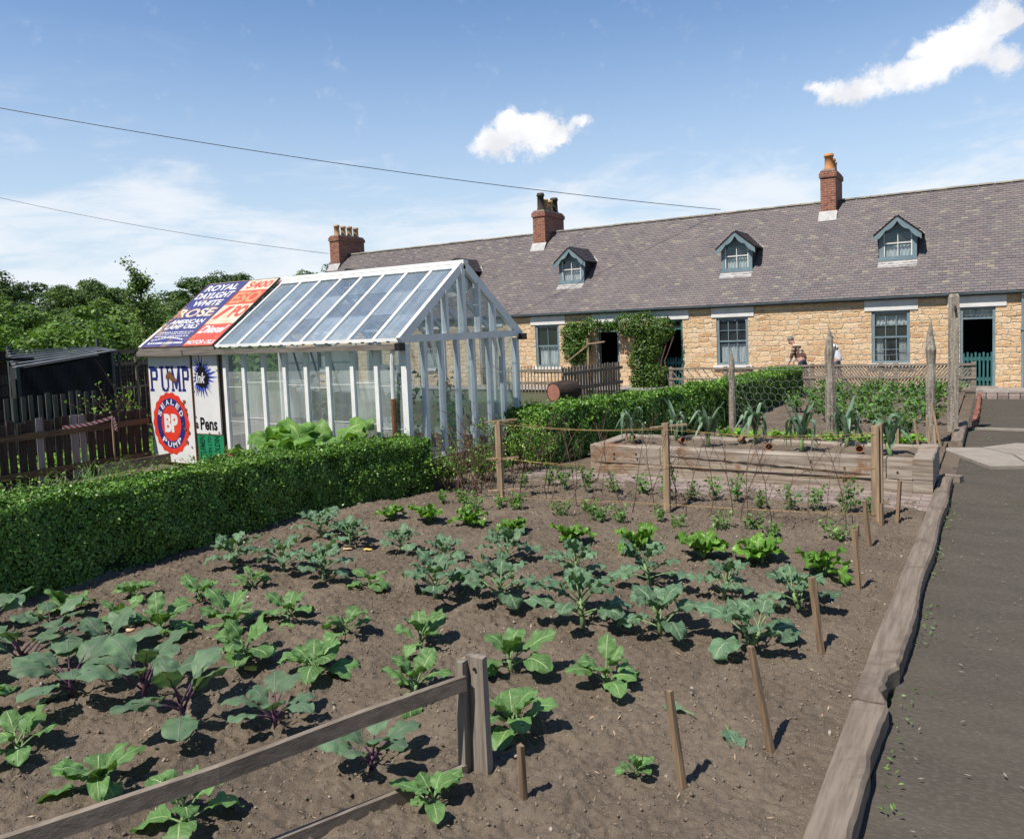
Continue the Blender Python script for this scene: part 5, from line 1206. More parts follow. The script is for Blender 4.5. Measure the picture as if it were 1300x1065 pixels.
b.add(V, [(2*i, 2*i+2, 2*i+3, 2*i+1) for i in range(39)]); b.build('split', M['kerbdark'], RB)
# clay pots used as cane toppers
for i, (x, y, rz, lb) in enumerate([(-4.75, 11.3, .3, 'small clay pot upside down at the left end of the raised bed'), (-3.98, 11.2, 1.0, 'orange clay shard in the raised bed beside the second leek'), (-3.2, 11.5, 2.0, 'small clay pot between the third and fourth leeks'), (-2.62, 10.95, .2, 'clay pot lying on its side in the middle of the raised bed'), (-1.5, 11.1, .1, 'clay pot lying on its side near the right end of the raised bed')]):
    b = MB(); b.lathe([(.001, 0), (.032, 0), (.045, .075), (.052, .075), (.052, .098), (.044, .098), (.030, .01), (.001, .01)], (0, 0, 0), 16)
    o = b.build('flower_pot', M['terra'], smooth=False, label=lb, cat='flower pot'); o.location = (x, y, .45); o.rotation_euler = (1.4, 0, rz)
b = MB(); b.beam((0, 0, 0), (.0, 0, .22), .03, .015, up=(0, 1, 0)); b.beam((-.0, -.002, .21), (.14, -.002, .26), .012, .03); o = b.build('plant_label_stake', M['stake'], label='bent wooden plant marker at the left of the raised bed', cat='marker'); o.location = (-4.82, 11.2, .38)

# ------------------------------------------------------------------ chicken wire plot: posts and netting
def rough_post(x, y, h, r, label, pointed=True, square=False, crook=.03):
    b = MB(); n = 10; pts = [(rng.normal(0, crook)*.4*t, rng.normal(0, crook)*.4*t, -.1+(h+.1)*t) for t in np.linspace(0, 1, n)]
    if square: b.beam((0, 0, -.1), (.02, 0, h-.05), r*2, r*1.6, up=(0, 1, 0)); b.beam((.02, 0, h-.05), (.02, 0, h), r*2, r*1.6, up=(0, 1, 0), taper=.7)
    else:
        rad = [r*(1-.15*t)*rng.uniform(.88, 1.12) for t in np.linspace(0, 1, n)]
        if pointed: rad[-1] = r*.12; rad[-2] = r*.62
        b.tube(pts, rad, 8)
    o = b.build('fence_post', M['post'], smooth=False, label=label, cat='post'); o.location = (x, y, 0); return o
rough_post(-.64, 16.22, 2.5, .085, 'tall square grey post beside the path, taller than the lattice fence', square=True)
rough_post(-.90, 14.69, 2.06, .085, 'mottled grey pointed post just left of the tall square post')
rough_post(-2.59, 15.5, 1.98, .095, 'thick split grey pointed post in the middle of the far bed')
rough_post(-4.5, 15.82, 1.60, .07, 'thin lichened pointed post by the hedge, leftmost of the four', crook=.02)
b = MB(); b.tube([(-.6, 16.13, 2.28), (-.6, 16.08, 2.2)], .02, 6); tag(b.build('staple', M['iron']), 'black iron staple near the top of the tall square post', 'staple')
b = MB()
def hexnet(p0, p1, z0, z1, s=.085, sag=0.):
    p0 = np.array(p0, float); p1 = np.array(p1, float); L = np.linalg.norm(p1-p0); u = (p1-p0)/L; cw = s*math.sqrt(3)
    nc = int(L/cw); nr = int((z1-z0)/(1.5*s))
    def pt(a, z): k = a/L; q = p0+u*a; return np.array((q[0]+.02*math.sin(z*9+a*3), q[1]+.03*math.sin(a*4+z*5), z-sag*4*k*(1-k)+.012*math.sin(a*11)))
    for r in range(nr):
        for c in range(nc):
            a = c*cw+(cw/2 if r % 2 else 0); z = z0+r*1.5*s
            P = [pt(a, z), pt(a+cw/2, z+.5*s), pt(a+cw/2, z+1.5*s), pt(a+cw, z)]
            for q, w_ in ((P[0], P[1]), (P[1], P[2]), (P[1], P[3])): b.beam(q, w_, .0035, .0035)
hexnet((-4.5, 15.82), (-2.59, 15.5), .25, 1.25, sag=.05); hexnet((-2.59, 15.5), (-.9, 14.69), .3, 1.6, sag=.12)
b.tube(cat_line((-4.5, 15.82, 1.25), (-2.59, 15.5, 1.25), .05), .004, 4); b.tube(cat_line((-2.59, 15.5, 1.6), (-.9, 14.69, 1.6), .12), .004, 4)
tag(b.build('wire_netting', M['wire']), 'sagging hexagonal chicken wire stretched between the rough posts', 'netting')
b = MB()
for x0, x1 in ((-4.1, -2.7), (-2.6, -1.05)): b.beam((x0, 15.25, .04), (x1, 15.2, .06), .03, .12)
tag(b.build('edging_board', M['oldwood_x']), 'low grey edging board behind the lettuces', 'board')

# ------------------------------------------------------------------ lattice fences by the lane
def lattice(x0, x1, y, h, posts, splitx, dens, label, w_=.03):
    root = empty('lattice_fence', (x0, y, 0), label=label, cat='fence')
    for p in posts: b = MB(); b.box((p-x0-.05, -.05, -.1), (p-x0+.05, .05, h+.03)); b.build('post', M['oldwood_x'], root)
    for z in (h-.03, h*.52, .08): b = MB(); b.box((0, -.075, z-.03), (x1-x0, -.052, z+.03)); b.build('rail', M['oldwood_x'], root)
    k = 0; x = x0-h
    while x < x1+h:
        for sg in ((1, -1)):
            if sg == 1: a, c = (x, 0.04), (x+h*.72, h-.02)
            else: a, c = (x+h*.72, .04), (x, h-.02)
            lo, hi = ((splitx, x1) if sg == 1 else (x0, splitx))
            # clip to the panel
            t0, t1 = 0., 1.
            dx = c[0]-a[0]
            for lim, s2 in ((lo, 1), (hi, -1)):
                f0 = (a[0]-lim)*s2; f1 = (c[0]-lim)*s2
                if f0 < 0 and f1 < 0: t1 = -1; break
                if f0 < 0: t0 = max(t0, f0/(f0-f1))
                elif f1 < 0: t1 = min(t1, f0/(f0-f1))
            if t1-t0 > .08:
                p = (a[0]+dx*t0-x0, -.04+.006*sg, a[1]+(c[1]-a[1])*t0); q = (a[0]+dx*t1-x0, -.04+.006*sg, a[1]+(c[1]-a[1])*t1)
                b = MB(); b.beam(p, q, .012, w_, up=(1, 0, 1)); o = b.build('slat', M['oldwood'], root); k += 1
        x += dens
    return root
lattice(-5.6, -.42, 24.3, .80, [-4.55, -2.72, -2.35, -.47], -2.72, .085, 'grey lattice fence of slanting split slats in front of the cottage lane', .045)
lattice(-8.9, -5.65, 24.3, .74, [-8.85, -7.1, -6.4], -7.0, .26, 'open lattice of thin slanting sticks left of the hedge end', .03)
def pickets(name, p0, p1, h, sp, wd, label, mt='oldwood', rails=(.25, .75), pale=(), thick=.02, jh=.03, rmt=None, side=1, posts=()):
    p0 = np.array((*p0, 0.)); p1 = np.array((*p1, 0.)); L = np.linalg.norm(p1-p0); u = (p1-p0)/L; nrm = np.array((-u[1], u[0], 0))*side
    root = empty(name, tuple(p0), label=label, cat='fence')
    n = int(L/sp)
    for i in range(n+1):
        c = u*i*sp+nrm*.0; hh = h+rnd.uniform(-jh, jh); t = rnd.uniform(-.015, .015)
        b = MB(); b.beam(c+np.array((0, 0, -.05)), c+u*t+np.array((0, 0, hh)), wd*rnd.uniform(.85, 1.08), thick, up=nrm); b.build('picket', M['picket_l'] if i in pale else M[mt], root)
    for z in rails: b = MB(); b.beam(u*(-.05)+nrm*.035+np.array((0, 0, z)), u*(L+.05)+nrm*.035+np.array((0, 0, z)), .035, .10); b.build('rail', M[rmt or mt], root)
    for s_ in posts: b = MB(); b.beam(u*s_-nrm*.06+np.array((0, 0, -.1)), u*s_-nrm*.06+np.array((0, 0, h-.03)), .09, .09, up=nrm); b.build('post', M[mt], root)
    return root
pickets('picket_fence', (-10.98, 20.9), (-10.55, 24.2), .98, .16, .10, 'short brown picket fence of rough boards beside the climber covered door', rails=(.3, .78), side=-1, posts=(1.3, 3.2))
pickets('picket_fence', (-15.3, 23.6), (-11.1, 23.6), .88, .13, .035, 'pale thin paling fence in front of the left cottage window', rails=(.3, .72), side=-1)
# ------------------------------------------------------------------ barrel
b = MB(); b.lathe([(.001, 0), (.25, 0), (.25, -.02), (.27, -.02), (.31, .25), (.32, .42), (.31, .6), (.27, .84), (.001, .84)], (0, 0, 0), 24)
root = empty('barrel', (-10.6, 19.6, .36), label='old dark barrel on its side with a faded red end, behind the hedge', cat='barrel'); root.rotation_euler = (-PI/2+.0, 0, -.30)
o = b.build('staves', M['darkwood'], root, smooth=False)
b = MB(); b.lathe([(.001, -.004), (.245, -.004), (.245, -.012), (.001, -.012)], (0, 0, 0), 24); b.build('barrel_head', simple('faded red barrel end', (.36, .15, .11), (.26, .12, .09), rough=.8), root)

# ------------------------------------------------------------------ climbers on the wall
def climber(name, blobs, stems, label, dens=2100, roses=9):
    root = empty(name, (0, 0, 0), label=label, cat='climber'); Cs = []; Ns = []
    for (x, y, z, rx, ry, rz) in blobs:
        n = int(dens*(rx*rz+ry*rz)*1.6); v = unit(rng.normal(0, 1, (n, 3))); k = rng.uniform(.65, 1.06, (n, 1)); k *= 1+.22*(vnoise(v[:, :1]*3+x*3, v[:, 2:]*3+z, 71)-.5)*2
        Cs.append(np.array((x, y, z))+v*k*(rx, ry, rz)); Ns.append(v)
    C = np.concatenate(Cs); N = np.concatenate(Ns); m = C[:, 1] < YW-.04; C = C[m]; N = N[m]; m = C[:, 2] > .02
    o0 = np.array(C.mean(0)); o0[2] = 0; root.location = tuple(o0)
    V, F = leafcloud(C[m]-o0, N[m]+(0, -.2, .4), .085, .62, .25, .7); np_mesh('foliage', V, F, M['climber'], root)
    idx = rng.choice(len(C), roses); V, F = leafcloud(C[idx]-o0+(0, -.06, .03), np.tile((0, -1., .5), (roses, 1)), .05, 1, .3, .5); np_mesh('blossom', V, F, M['rosered'], root)
    b = MB()
    for p in stems: b.tube([np.array(q)-o0 for q in p], .022, 5)
    b.build('stems', M['twig'], root)
climber('climbing_rose', [(-13.0, 25.45, 1.95, .34, .3, .4), (-12.9, 25.4, 1.35, .42, .3, .5), (-12.75, 25.5, 2.02, .5, .28, .34), (-12.2, 25.5, 2.18, .45, .22, .26), (-11.55, 25.5, 2.12, .35, .2, .2), (-12.92, 25.5, 1.55, .36, .25, .42), (-12.7, 25.5, 1.15, .30, .22, .40), (-12.45, 25.52, 1.5, .22, .2, .3)],
        [[(-12.6, 25.6, 0), (-12.55, 25.6, .6), (-12.75, 25.6, 1.3), (-12.5, 25.6, 2)], [(-12.5, 25.6, 0), (-12.45, 25.6, .7), (-12.3, 25.6, 1.4)]], 'green climber arching over the left cottage doorway')
climber('climbing_rose', [(-10.75, 25.45, 2.15, .58, .32, .42), (-10.15, 25.4, 2.05, .62, .36, .52), (-9.55, 25.4, 1.95, .45, .32, .45), (-10.1, 25.4, 1.35, .55, .32, .45), (-10.35, 25.4, .85, .42, .3, .5), (-9.95, 25.4, .45, .55, .34, .5), (-10.4, 25.4, .25, .35, .3, .3)],
        [[(-10.2, 25.5, 0), (-10.1, 25.45, .8), (-9.7, 25.4, 1.6), (-9.4, 25.4, 2.2)], [(-9.6, 25.4, 0), (-9.55, 25.3, .9), (-9.35, 25.3, 1.5)], [(-9.3, 25.4, 0), (-9.45, 25.35, .9), (-9.1, 25.3, 1.7)]], 'large bushy green climber growing up between the two middle doors')
b = MB(); b.beam((-12.2, 25.2, -.05), (-12.2, 25.2, 1.75), .07, .07, up=(0, 1, 0)); b.beam((-12.2, 25.15, 1.55), (-11.5, 25.1, 1.62), .05, .05); b.beam((-12.2, 25.15, 1.5), (-12.75, 24.6, .95), .04, .04)
tag(b.build('rustic_pole', M['stake']), 'rustic pole with side arms standing by the left doorway', 'pole')

# ------------------------------------------------------------------ scrub at the hedge gap
def scrub(name, x, y, rx, ry, h, nt, nl, label, mt='hedge', size=.035, lean=.35, rise=1.):
    root = empty(name, (x, y, 0), label=label, cat='shrub'); b = MB(); tips = []
    for i in range(nt):
        p = np.array((rng.uniform(-rx, rx)*.6, rng.uniform(-ry, ry)*.6, 0.)); n0 = len(b.v); twig_pts(h*rng.uniform(.6, 1.15), 0, p, np.array((rng.normal(0, lean), rng.normal(0, lean), 1.)), .007, b)
        for q in b.v[n0:]: tips.append(q[len(q)//3:])
    T_ = np.concatenate(tips); C = T_[rng.integers(0, len(T_), nl)]+rng.normal(0, .03, (nl, 3)); C = C[C[:, 2] > .03]
    low = rng.random(len(C)) < np.clip(1.35-C[:, 2]/h*rise, .1, 1); C = C[low]
    V, F = leafcloud(C, C*(1, 1, .2)+(0, 0, .4), size, .6, .25, .7); np_mesh('foliage', V, F, M[mt], root); b.build('twigs', M['twig'], root)
scrub('privet_bush', -6.5, 8.75, .35, .3, .62, 16, 2600, 'straggly half bare green shrub at the near corner of the greenhouse')
scrub('privet_bush', -6.15, 9.3, .4, .4, .60, 18, 2900, 'straggly green shrub in the gap between the two hedges')
scrub('privet_bush', -6.2, 10.4, .5, .45, .85, 24, 4600, 'thin leafy shrub where the far hedge begins')
scrub('bare_shrub', -5.95, 8.55, .4, .25, 1.0, 14, 160, 'mostly bare tangle of twigs at the left end of the strings')
scrub('bare_shrub', -14.4, 9.3, .7, .5, 1.5, 18, 420, 'leggy shrub with a few yellow leaves behind the left fence', 'lett', .06, .5)
scrub('grass_tuft', -8.6, 3.9, .3, .25, .35, 2, 40, 'wispy weeds rising behind the near hedge', 'bean', .06)
# grass blades behind the hedge
def tuft(x, y, n, h, label):
    b = MB()
    for i in range(n):
        px_, py_ = rng.normal(0, .12, 2); a = rng.uniform(0, 6.28); l = h*rng.uniform(.6, 1.2); d = np.array((math.cos(a), math.sin(a)))
        P = [(px_+d[0]*l*k*k*.5, py_+d[1]*l*k*k*.5, l*k*(1-.2*k)) for k in (0, .35, .7, 1.)]; w_ = .006
        V = [];
        for k, q in enumerate(P): ww = w_*(1-k/3.3); V += [(q[0]-d[1]*ww, q[1]+d[0]*ww, q[2]), (q[0]+d[1]*ww, q[1]-d[0]*ww, q[2])]
        b.add(V, [(0, 1, 3, 2), (2, 3, 5, 4), (4, 5, 7, 6)])
    o = b.build('grass_tuft', M['pea'], label=label, cat='grass'); o.location = (x, y, 0)
tuft(-9.6, 5.6, 110, .85, 'tall grass tuft behind the near hedge, nearer the picket fence'); tuft(-9.2, 5.0, 90, .8, 'tall grass tuft behind the near hedge, nearer the camera'); tuft(-9.9, 6.3, 80, .7, 'short grass tuft left of the petrol sign')
C = np.stack([rng.uniform(-12.9, -7.9, 5200), rng.uniform(1.5, 8.7, 5200), np.zeros(5200)], -1); m = vnoise(C[:, 0]*1.3, C[:, 1]*1.3, 77) > .42; C = C[m]; C[:, 2] = rng.random(len(C))**2*.28
V, F = leafcloud(C, np.tile((0, 0, 1.), (len(C), 1)), .08, .35, .2, .8); np_mesh('weeds', V, F, M['pea'], kind='stuff', label='rough weeds and grass on the strip between hedge and picket fence', cat='weeds')
# tomato plants in the greenhouse
tp = [bushlet('tomato_plant', 1.25, .30, 9, 260, .11, M['climber'], M['stem_g'], .55, .9) for _ in range(2)]
strew(tp, [(-11.6, 11.2, 1), (-10.7, 10.9, 1.1), (-9.9, 9.6, .8), (-9.3, 11.3, 1.15), (-8.5, 9.5, .85), (-8.2, 11.3, 1.1), (-7.6, 10.6, .8), (-7.55, 9.5, .65), (-9.0, 10.2, .9)], lambda i: 'tomato plant growing inside the greenhouse, %s in planting order from the sign end' % ORD[i], 'tomato plant', 'tomato plants inside the greenhouse', .05)

# ------------------------------------------------------------------ left fences, shed, cage
F1 = pickets('picket_fence', (-13.12, 2.6), (-13.12, 8.72), 1.04, .142, .116, 'dark brown picket fence with two pale boards running up to the petrol sign', 'darkwood', (.20, .80), pale=(30, 34, 35), rmt='brownrail', side=-1, posts=(.8, 3.4, 5.5))
b = MB(); pts = cat_line((-13.05, 7.19, .88), (-12.97, 8.0, .95), .03, 12)
V = []; uv = []
for i, p in enumerate(pts): V += [tuple(p+np.array((0, 0, -.028))), tuple(p+np.array((0, .004*math.sin(i), .028)))]; uv += [(0, i/11), (1, i/11)]
pts2 = [(-12.95, 8.01, .97), (-12.94, 8.03, .85), (-12.95, 8.05, .72)]
for i, p in enumerate(pts2): V += [(p[0], p[1]-.025, p[2]), (p[0]+.01, p[1]+.025, p[2]-.01)]; uv += [(0, i/4), (1, i/4)]
Fq = np.array([(2*i, 2*i+2, 2*i+3, 2*i+1) for i in range(11)]+[(24, 26, 27, 25), (26, 28, 29, 27)])
np_mesh('barrier_tape', np.array(V), Fq, M['tape'], uv=np.array(uv), label='red and white striped tape tied along the left picket fence', cat='tape')
b = MB(); b.beam((0, 0, -.05), (0.01, 0, .98), .022, .022); o = b.build('wooden_stake', M['stake'], label='thin pale stake holding the striped tape', cat='stake'); o.location = (-12.97, 8.0, 0)
b = MB(); b.beam((-12.9, 7.7, .10), (-12.5, 8.75, .16), .03, .16); tag(b.build('edging_board', M['oldwood_y']), 'grey edging board at the foot of the petrol sign', 'board')
pickets('picket_fence', (-15.2, 7.4), (-15.2, 9.2), 1.32, .15, .085, 'taller grey picket fence behind the dark one', 'greywood', (.3, .8), side=-1)
SH = empty('tarred_shed', (-19, 3, 0), label='black tarred shed at the far left edge', cat='shed')
b = MB(); b.box((0, -1.5, 0), (3, 4.75, 1.95)); b.build('wall', M['darkwood'], SH)
b = MB(); b.beam((1.5, -1.7, 2.35), (1.5, 5.25, 1.98), 3.5, .05); b.build('roof', M['net'], SH)
b = MB()
for z in np.arange(.2, 2, .22): b.box((3.0, -1.5, z), (3.02, 4.85, z+.2))
b.build('boarding', M['darkwood'], SH)
CG = empty('lean_to_shelter', (-17, 8.5, -.13), label='open shelter with a slanting slatted grey roof and dark netting sides', cat='shelter')
for i in range(7): b = MB(); b.beam((-.48*i, .0+.22*i, 1.95+.055*i), (-.48*i, 2.2+.22*i, 2.2+.014*i), .15, .02); b.build('roof_slat', M['tin'], CG)
b = MB(); b.add([(0, 0, 1.90), (0, 2.2, 2.15), (-3.0, 3.5, 2.19), (-3.0, 1.3, 2.2)], [(0, 1, 2, 3)]); b.build('roof_net', M['net'], CG)
for x, y, h in ((0, .05, 1.93), (0, 2.1, 2.2), (-3, 1.4, 2.4), (-3, 3.6, 2.5)): b = MB(); b.beam((x, y, -.05), (x, y, h), .07, .07, up=(1, 0, 0)); b.build('post', M['greentimber'], CG)
for k, (p, q) in enumerate((((-.02, .1), (-.02, 2.1)), ((-3.0, 1.4), (-3., 3.6)), ((-3, 1.4), (-.1, .1)))):
    b = MB(); n = 24; V = []
    for i in range(n+1):
        t = i/n; x = p[0]+(q[0]-p[0])*t; y = p[1]+(q[1]-p[1])*t
        for j in range(7): s_ = j/6; V.append((x+.03*math.sin(i*1.1+j), y+.02*math.sin(j*2+i*.7), .95*(k == 0)+.05+(1.95+.25*t-.1-.95*(k == 0))*s_-.05*math.sin(PI*t)*s_))
    b.add(V, [(i*7+j, (i+1)*7+j, (i+1)*7+j+1, i*7+j+1) for i in range(n) for j in range(6)]); b.build('netting', M['net'], CG)
FC = empty('fruit_cage', (-17.1, 10.4, 0), label='timber framed wire fruit cage left of the greenhouse', cat='cage')
for z in (2.03, 1.75): b = MB(); b.beam((0, -.1, z), (0, 2.6, z-.02), .04, .09 if z > 2 else .06); b.build('top_rail', M['oldwood_y'], FC)
b = MB(); b.beam((0, -.1, 1.2), (0, 2.6, 1.2), .03, .05); b.build('mid_rail', M['oldwood_y'], FC)
for y in np.arange(0, 2.6, .42): b = MB(); b.beam((0, y, 0), (0, y, 2.03), .04, .04, up=(1, 0, 0)); b.build('upright', M['greentimber'] if .3 < y < .6 else M['oldwood'], FC)
b = MB()
for y in np.arange(.05, 2.6, .075): b.beam((.01, y, .3), (.01, y, 1.98), .004, .004)
for z in np.arange(.4, 1.95, .1): b.beam((.012, 0, z), (.012, 2.5, z), .004, .004)
b.build('wire_mesh', M['oldwood'], FC)
pickets('board_fence', (-19.6, 11.2), (-18.8, 15.4), 1.75, .15, .13, 'dark tall board fence behind the fruit cage', 'darkwood', (.4, 1.4), side=-1)
pickets('board_fence', (-21.5, 6.5), (-20.4, 11.0), 1.9, .15, .145, 'dark tall board fence behind the slatted shelter', 'darkwood', (.4, 1.4), side=-1)
# low green crops behind the left fence
C = np.stack([rng.uniform(-14.9, -13.5, 2600), rng.uniform(3, 10, 2600), rng.uniform(.02, .3, 2600)], -1)
V, F = leafcloud(C, np.tile((0, 0, 1.), (2600, 1)), .12, .6, .2, .6); np_mesh('leafy_crops', V, F, M['lett'], kind='stuff', label='low bright green leafy crops growing behind the left picket fence', cat='crops')
# weeds along the path and bed edge
C = np.concatenate([np.stack([-.45+np.abs(rng.normal(0, .05, 260)), rng.uniform(3, 11.4, 260), rng.uniform(0, .02, 260)], -1), np.stack([rng.uniform(-.42, .0, 260), rng.uniform(11.4, 22.5, 260), rng.uniform(0, .03, 260)], -1)])
m = vnoise(C[:, 1]*2, C[:, 1]*0, 81) > .5; C = C[m]
V, F = leafcloud(C, np.tile((0, 0, 1.), (len(C), 1)), .028, .4, .2, .8); np_mesh('path_weeds', V, F, M['pea'], kind='stuff', label='sparse tiny green weeds along the edge of the path', cat='weeds')
C = np.stack([rng.uniform(-7, -.75, 900), rng.uniform(1, 9.6, 900), np.zeros(900)], -1); C[:, 2] = soil_h(C[:, 0], C[:, 1])+.03
V, F = leafcloud(C, np.tile((0, 0, 1.), (900, 1)), .035, .16, .1, .3, .6); np_mesh('straw_litter', V, F, M['straw'], kind='stuff', label='bits of dry straw and stalk scattered over the vegetable bed', cat='litter')
# straw bits and grit on path
C = np.stack([rng.uniform(-.4, 2, 700), rng.uniform(1, 16, 700), np.full(700, .012)], -1)
V, F = leafcloud(C, np.tile((0, 0, 1.), (700, 1)), .024, .25, .0, .12, .7); np_mesh('path_litter', V, F, M['flag'], kind='stuff', label='pale grit and dry grass bits scattered on the dark path', cat='litter')

# ------------------------------------------------------------------ background
def hill_h(X, Y):
    d = np.hypot(X+8, Y-10); f = np.clip((-X-26)/50, 0, 1)
    return f*3.0+(vnoise(X*.06, Y*.06, 91)-.5)*1.2*f-.04
sheet('hill', -180, -24, -40, 150, 0, M['hill'], 70, 80, hill_h)
def tree_proto(k, mt, H=10., nb=46, nl=210, leaf=.34, wide=.42):
    root = empty('broadleaf_tree', (0, 0, 0)); b = MB(); top = H*.55
    b.tube([(0, 0, -.3), (.1, 0, H*.2), (0, .15, top)], [.28, .2, .1], 8)
    Cs = []; Ns = []; blobs = []
    for i in range(nb):
        u = unit(rng.normal(0, 1, 3)); r = rng.uniform(.35, 1)**.6; c = np.array((u[0]*H*wide*r, u[1]*H*wide*r, H*.56+u[2]*H*.38*r))
        if c[2] < H*.16: c[2] = H*.16+rng.uniform(0, .1)*H
        rad = H*rng.uniform(.075, .15)*(1.15-.35*abs(u[2])); blobs.append((c, rad))
    for c, rad in blobs:
        v = unit(rng.normal(0, 1, (nl, 3))); kk = rng.uniform(.55, 1.08, (nl, 1)); Cs.append(c+v*kk*rad*(1.2, 1.2, .8)); Ns.append(v+(0, 0, .6))
    for c, rad in blobs[::3]:
        s = np.array((0, 0, H*rng.uniform(.15, .4))); b.tube([s, (s+c)/2+(0, 0, .3), c], [.09, .06, .03], 5)
    V, F = leafcloud(np.concatenate(Cs), np.concatenate(Ns), leaf, .62, .2, .5); np_mesh('crown', V, F, mt, root); b.build('trunk', M['bark'], root)
    return root
TR = [(-68.6, 30.4, 8.2, 'b'), (-67.0, 33.6, 8.2, 'b'), (-77.1, 42.4, 8.8, 'b'), (-69.0, 40.5, 8.6, 'a'), (-64.7, 39.9, 8.4, 'b'), (-70.7, 45.3, 6.4, 'b'), (-67.6, 46.4, 5.9, 'a'), (-63.1, 45.8, 6.2, 'a'), (-66.2, 51.7, 8.4, 'b'), (-67.9, 56.0, 9.5, 'b'), (-69.3, 60.5, 9.5, 'b'), (-70.0, 64.2, 9.5, 'b'), (-70.2, 68.4, 9.7, 'a'), (-69.8, 71.6, 10.4, 'b'), (-49.2, 26.8, 4.8, 'b'), (-44.5, 22.9, 4.3, 'a'), (-43.3, 20.7, 4.4, 'a'), (-51.9, 30.1, 4.7, 'b'), (-39.2, 24.0, 4.1, 'a'), (-37.1, 23.7, 4.4, 'a'), (-39.8, 26.9, 4.7, 'a'), (-37.5, 26.7, 4.6, 'a'), (-41.6, 31.1, 4.6, 'b'), (-46.9, 37.4, 5.2, 'b'), (-50.3, 42.7, 5.6, 'b'), (-51.9, 46.9, 6.0, 'b'), (-25.8, 15.4, 3.5, 'c'), (-32.1, 16.3, 3.5, 'c'), (-33.3, 18.4, 3.0, 'b'), (-27.6, 18.1, 3.2, 'a')]
TP_ = {'a': [tree_proto(0, M['tree_a']), tree_proto(1, M['tree_a'], wide=.46)], 'b': [tree_proto(2, M['tree_b']), tree_proto(3, M['tree_b'], wide=.38), tree_proto(4, M['tree_b'], wide=.5)], 'c': [tree_proto(5, M['tree_c'], nb=34, nl=170, leaf=.42)]}
used = set(); cnt = {}
ordr = sorted(range(len(TR)), key=lambda i: math.atan2(TR[i][1], -TR[i][0]))
for n_, i in enumerate(ordr):
    x, y, zt, k = TR[i]; far = math.hypot(x, y) > 62; mid = 40 < math.hypot(x, y) <= 62
    P = TP_[k]; j = i % len(P); o = P[j] if (k, j) not in used else copy_tree(P[j]); used.add((k, j))
    z0 = float(hill_h(np.array([x*1.]), np.array([y*1.]))[0]) if x < -26 else -.04
    zt += rnd.uniform(-1.3, .7)*(mid) + rnd.uniform(-.7, .5)*(far); s = (zt-z0)/9.6; wx = s*rnd.uniform(.95, 1.25)*(1.25 if mid else 1.1); o.location = (x, y, z0); o.scale = (wx, wx, s); o.rotation_euler.z = rnd.uniform(0, 6.28)
    zone = 'far' if far else 'mid' if mid else 'near'; cnt[zone] = cnt.get(zone, 0)+1
    lab = {'far': 'dark rounded tree on the skyline left of the cottages, %s from the left', 'mid': 'bushy green tree below the skyline trees, %s from the left', 'near': 'small bushy tree just beyond the shelter roofs, %s from the left'}[zone] % ORD[cnt[zone]-1]
    tag(o, lab, 'tree', {'far': 'skyline trees', 'mid': 'middle distance trees', 'near': 'nearer bushy trees'}[zone])
# woodland undergrowth that closes the gaps on the slope
n = 26000; X = rng.uniform(-66, -30, n); Y = rng.uniform(8, 75, n); m = (np.hypot(X, Y) > 36) & (np.hypot(X, Y) < 76); X, Y = X[m], Y[m]; Z = hill_h(X, Y)+rng.random(len(X))*1.8*vnoise(X*.3, Y*.3, 95)
V, F = leafcloud(np.stack([X, Y, Z], -1), np.tile((.4, -.4, 1.), (len(X), 1)), .6, .6, .2, .6); np_mesh('undergrowth', V, F, M['tree_a'], kind='stuff', label='dark scrubby undergrowth covering the slope below the skyline trees', cat='undergrowth')
# the slender young tree
root = empty('young_tree', (-20, 13.4, 0), label='slender sparse young tree rising above the fruit cage', cat='tree'); b = MB()
tr = [(0, 0, 0), (.05, 0, 1.5), (0, .05, 3.0), (.1, 0, 4.2)]; b.tube(tr, [.05, .04, .025, .01], 6); Cs = []
for i in range(26):
    t = rng.uniform(1.3, 4.0); a = rng.uniform(0, 6.28); l = rng.uniform(.35, .95); p = np.array((.04, .02, t)); q = p+np.array((math.cos(a)*l*.6, math.sin(a)*l*.6, l*.75)); b.tube([p, (p+q)/2+(0, 0, .02), q], [.016, .01, .005], 4)
    nn = 110; tt = rng.random(nn)**.6; Cs.append(p+(q-p)*tt[:, None]+rng.normal(0, .08, (nn, 3)))
C = np.concatenate(Cs); V, F = leafcloud(C, np.tile((0, -.3, 1.), (len(C), 1)), .085, .6, .2, .8); np_mesh('crown', V, F, M['tree_a'], root); b.build('trunk', M['bark'], root)
b = MB(); b.tube([(0, 0, -.2), (0, 0, 3.0)], [.09, .06], 8); b.tube([(0, 0, 2.9), (.25, .1, 3.05)], .03, 6)
o = b.build('lamp_pole', simple('green pole paint', (.045, .13, .09), rough=.5), label='thin tall green pole among the distant trees', cat='pole'); o.location = (-34.7, 19.95, .9)
o.scale = (.8, .8, .78)
b = MB(); b.tube([(0, 0, -.3), (0, 0, 1.1)], .035, 6); o = b.build('signal_post', M['lead'], label='tiny pale signal post beside the green pole', cat='post'); o.location = (-34.3, 20.4, .9)
# overhead cables
def cable(p, q, sag, r, label):
    b = MB(); b.tube(cat_line(p, q, sag, 40), r, 5); tag(b.build('overhead_cable', M['cable']), label, 'cable')
cable((-27.1, 12.86, 9.83), (-8.75, 29.75, 6.3), .28, .012, 'long black overhead cable crossing the sky down to the cottage roof')
cable((-45.3, 21.15, 10.42), (-27.95, 29.0, 6.22), .27, .011, 'thinner lower cable running to the far left chimney')

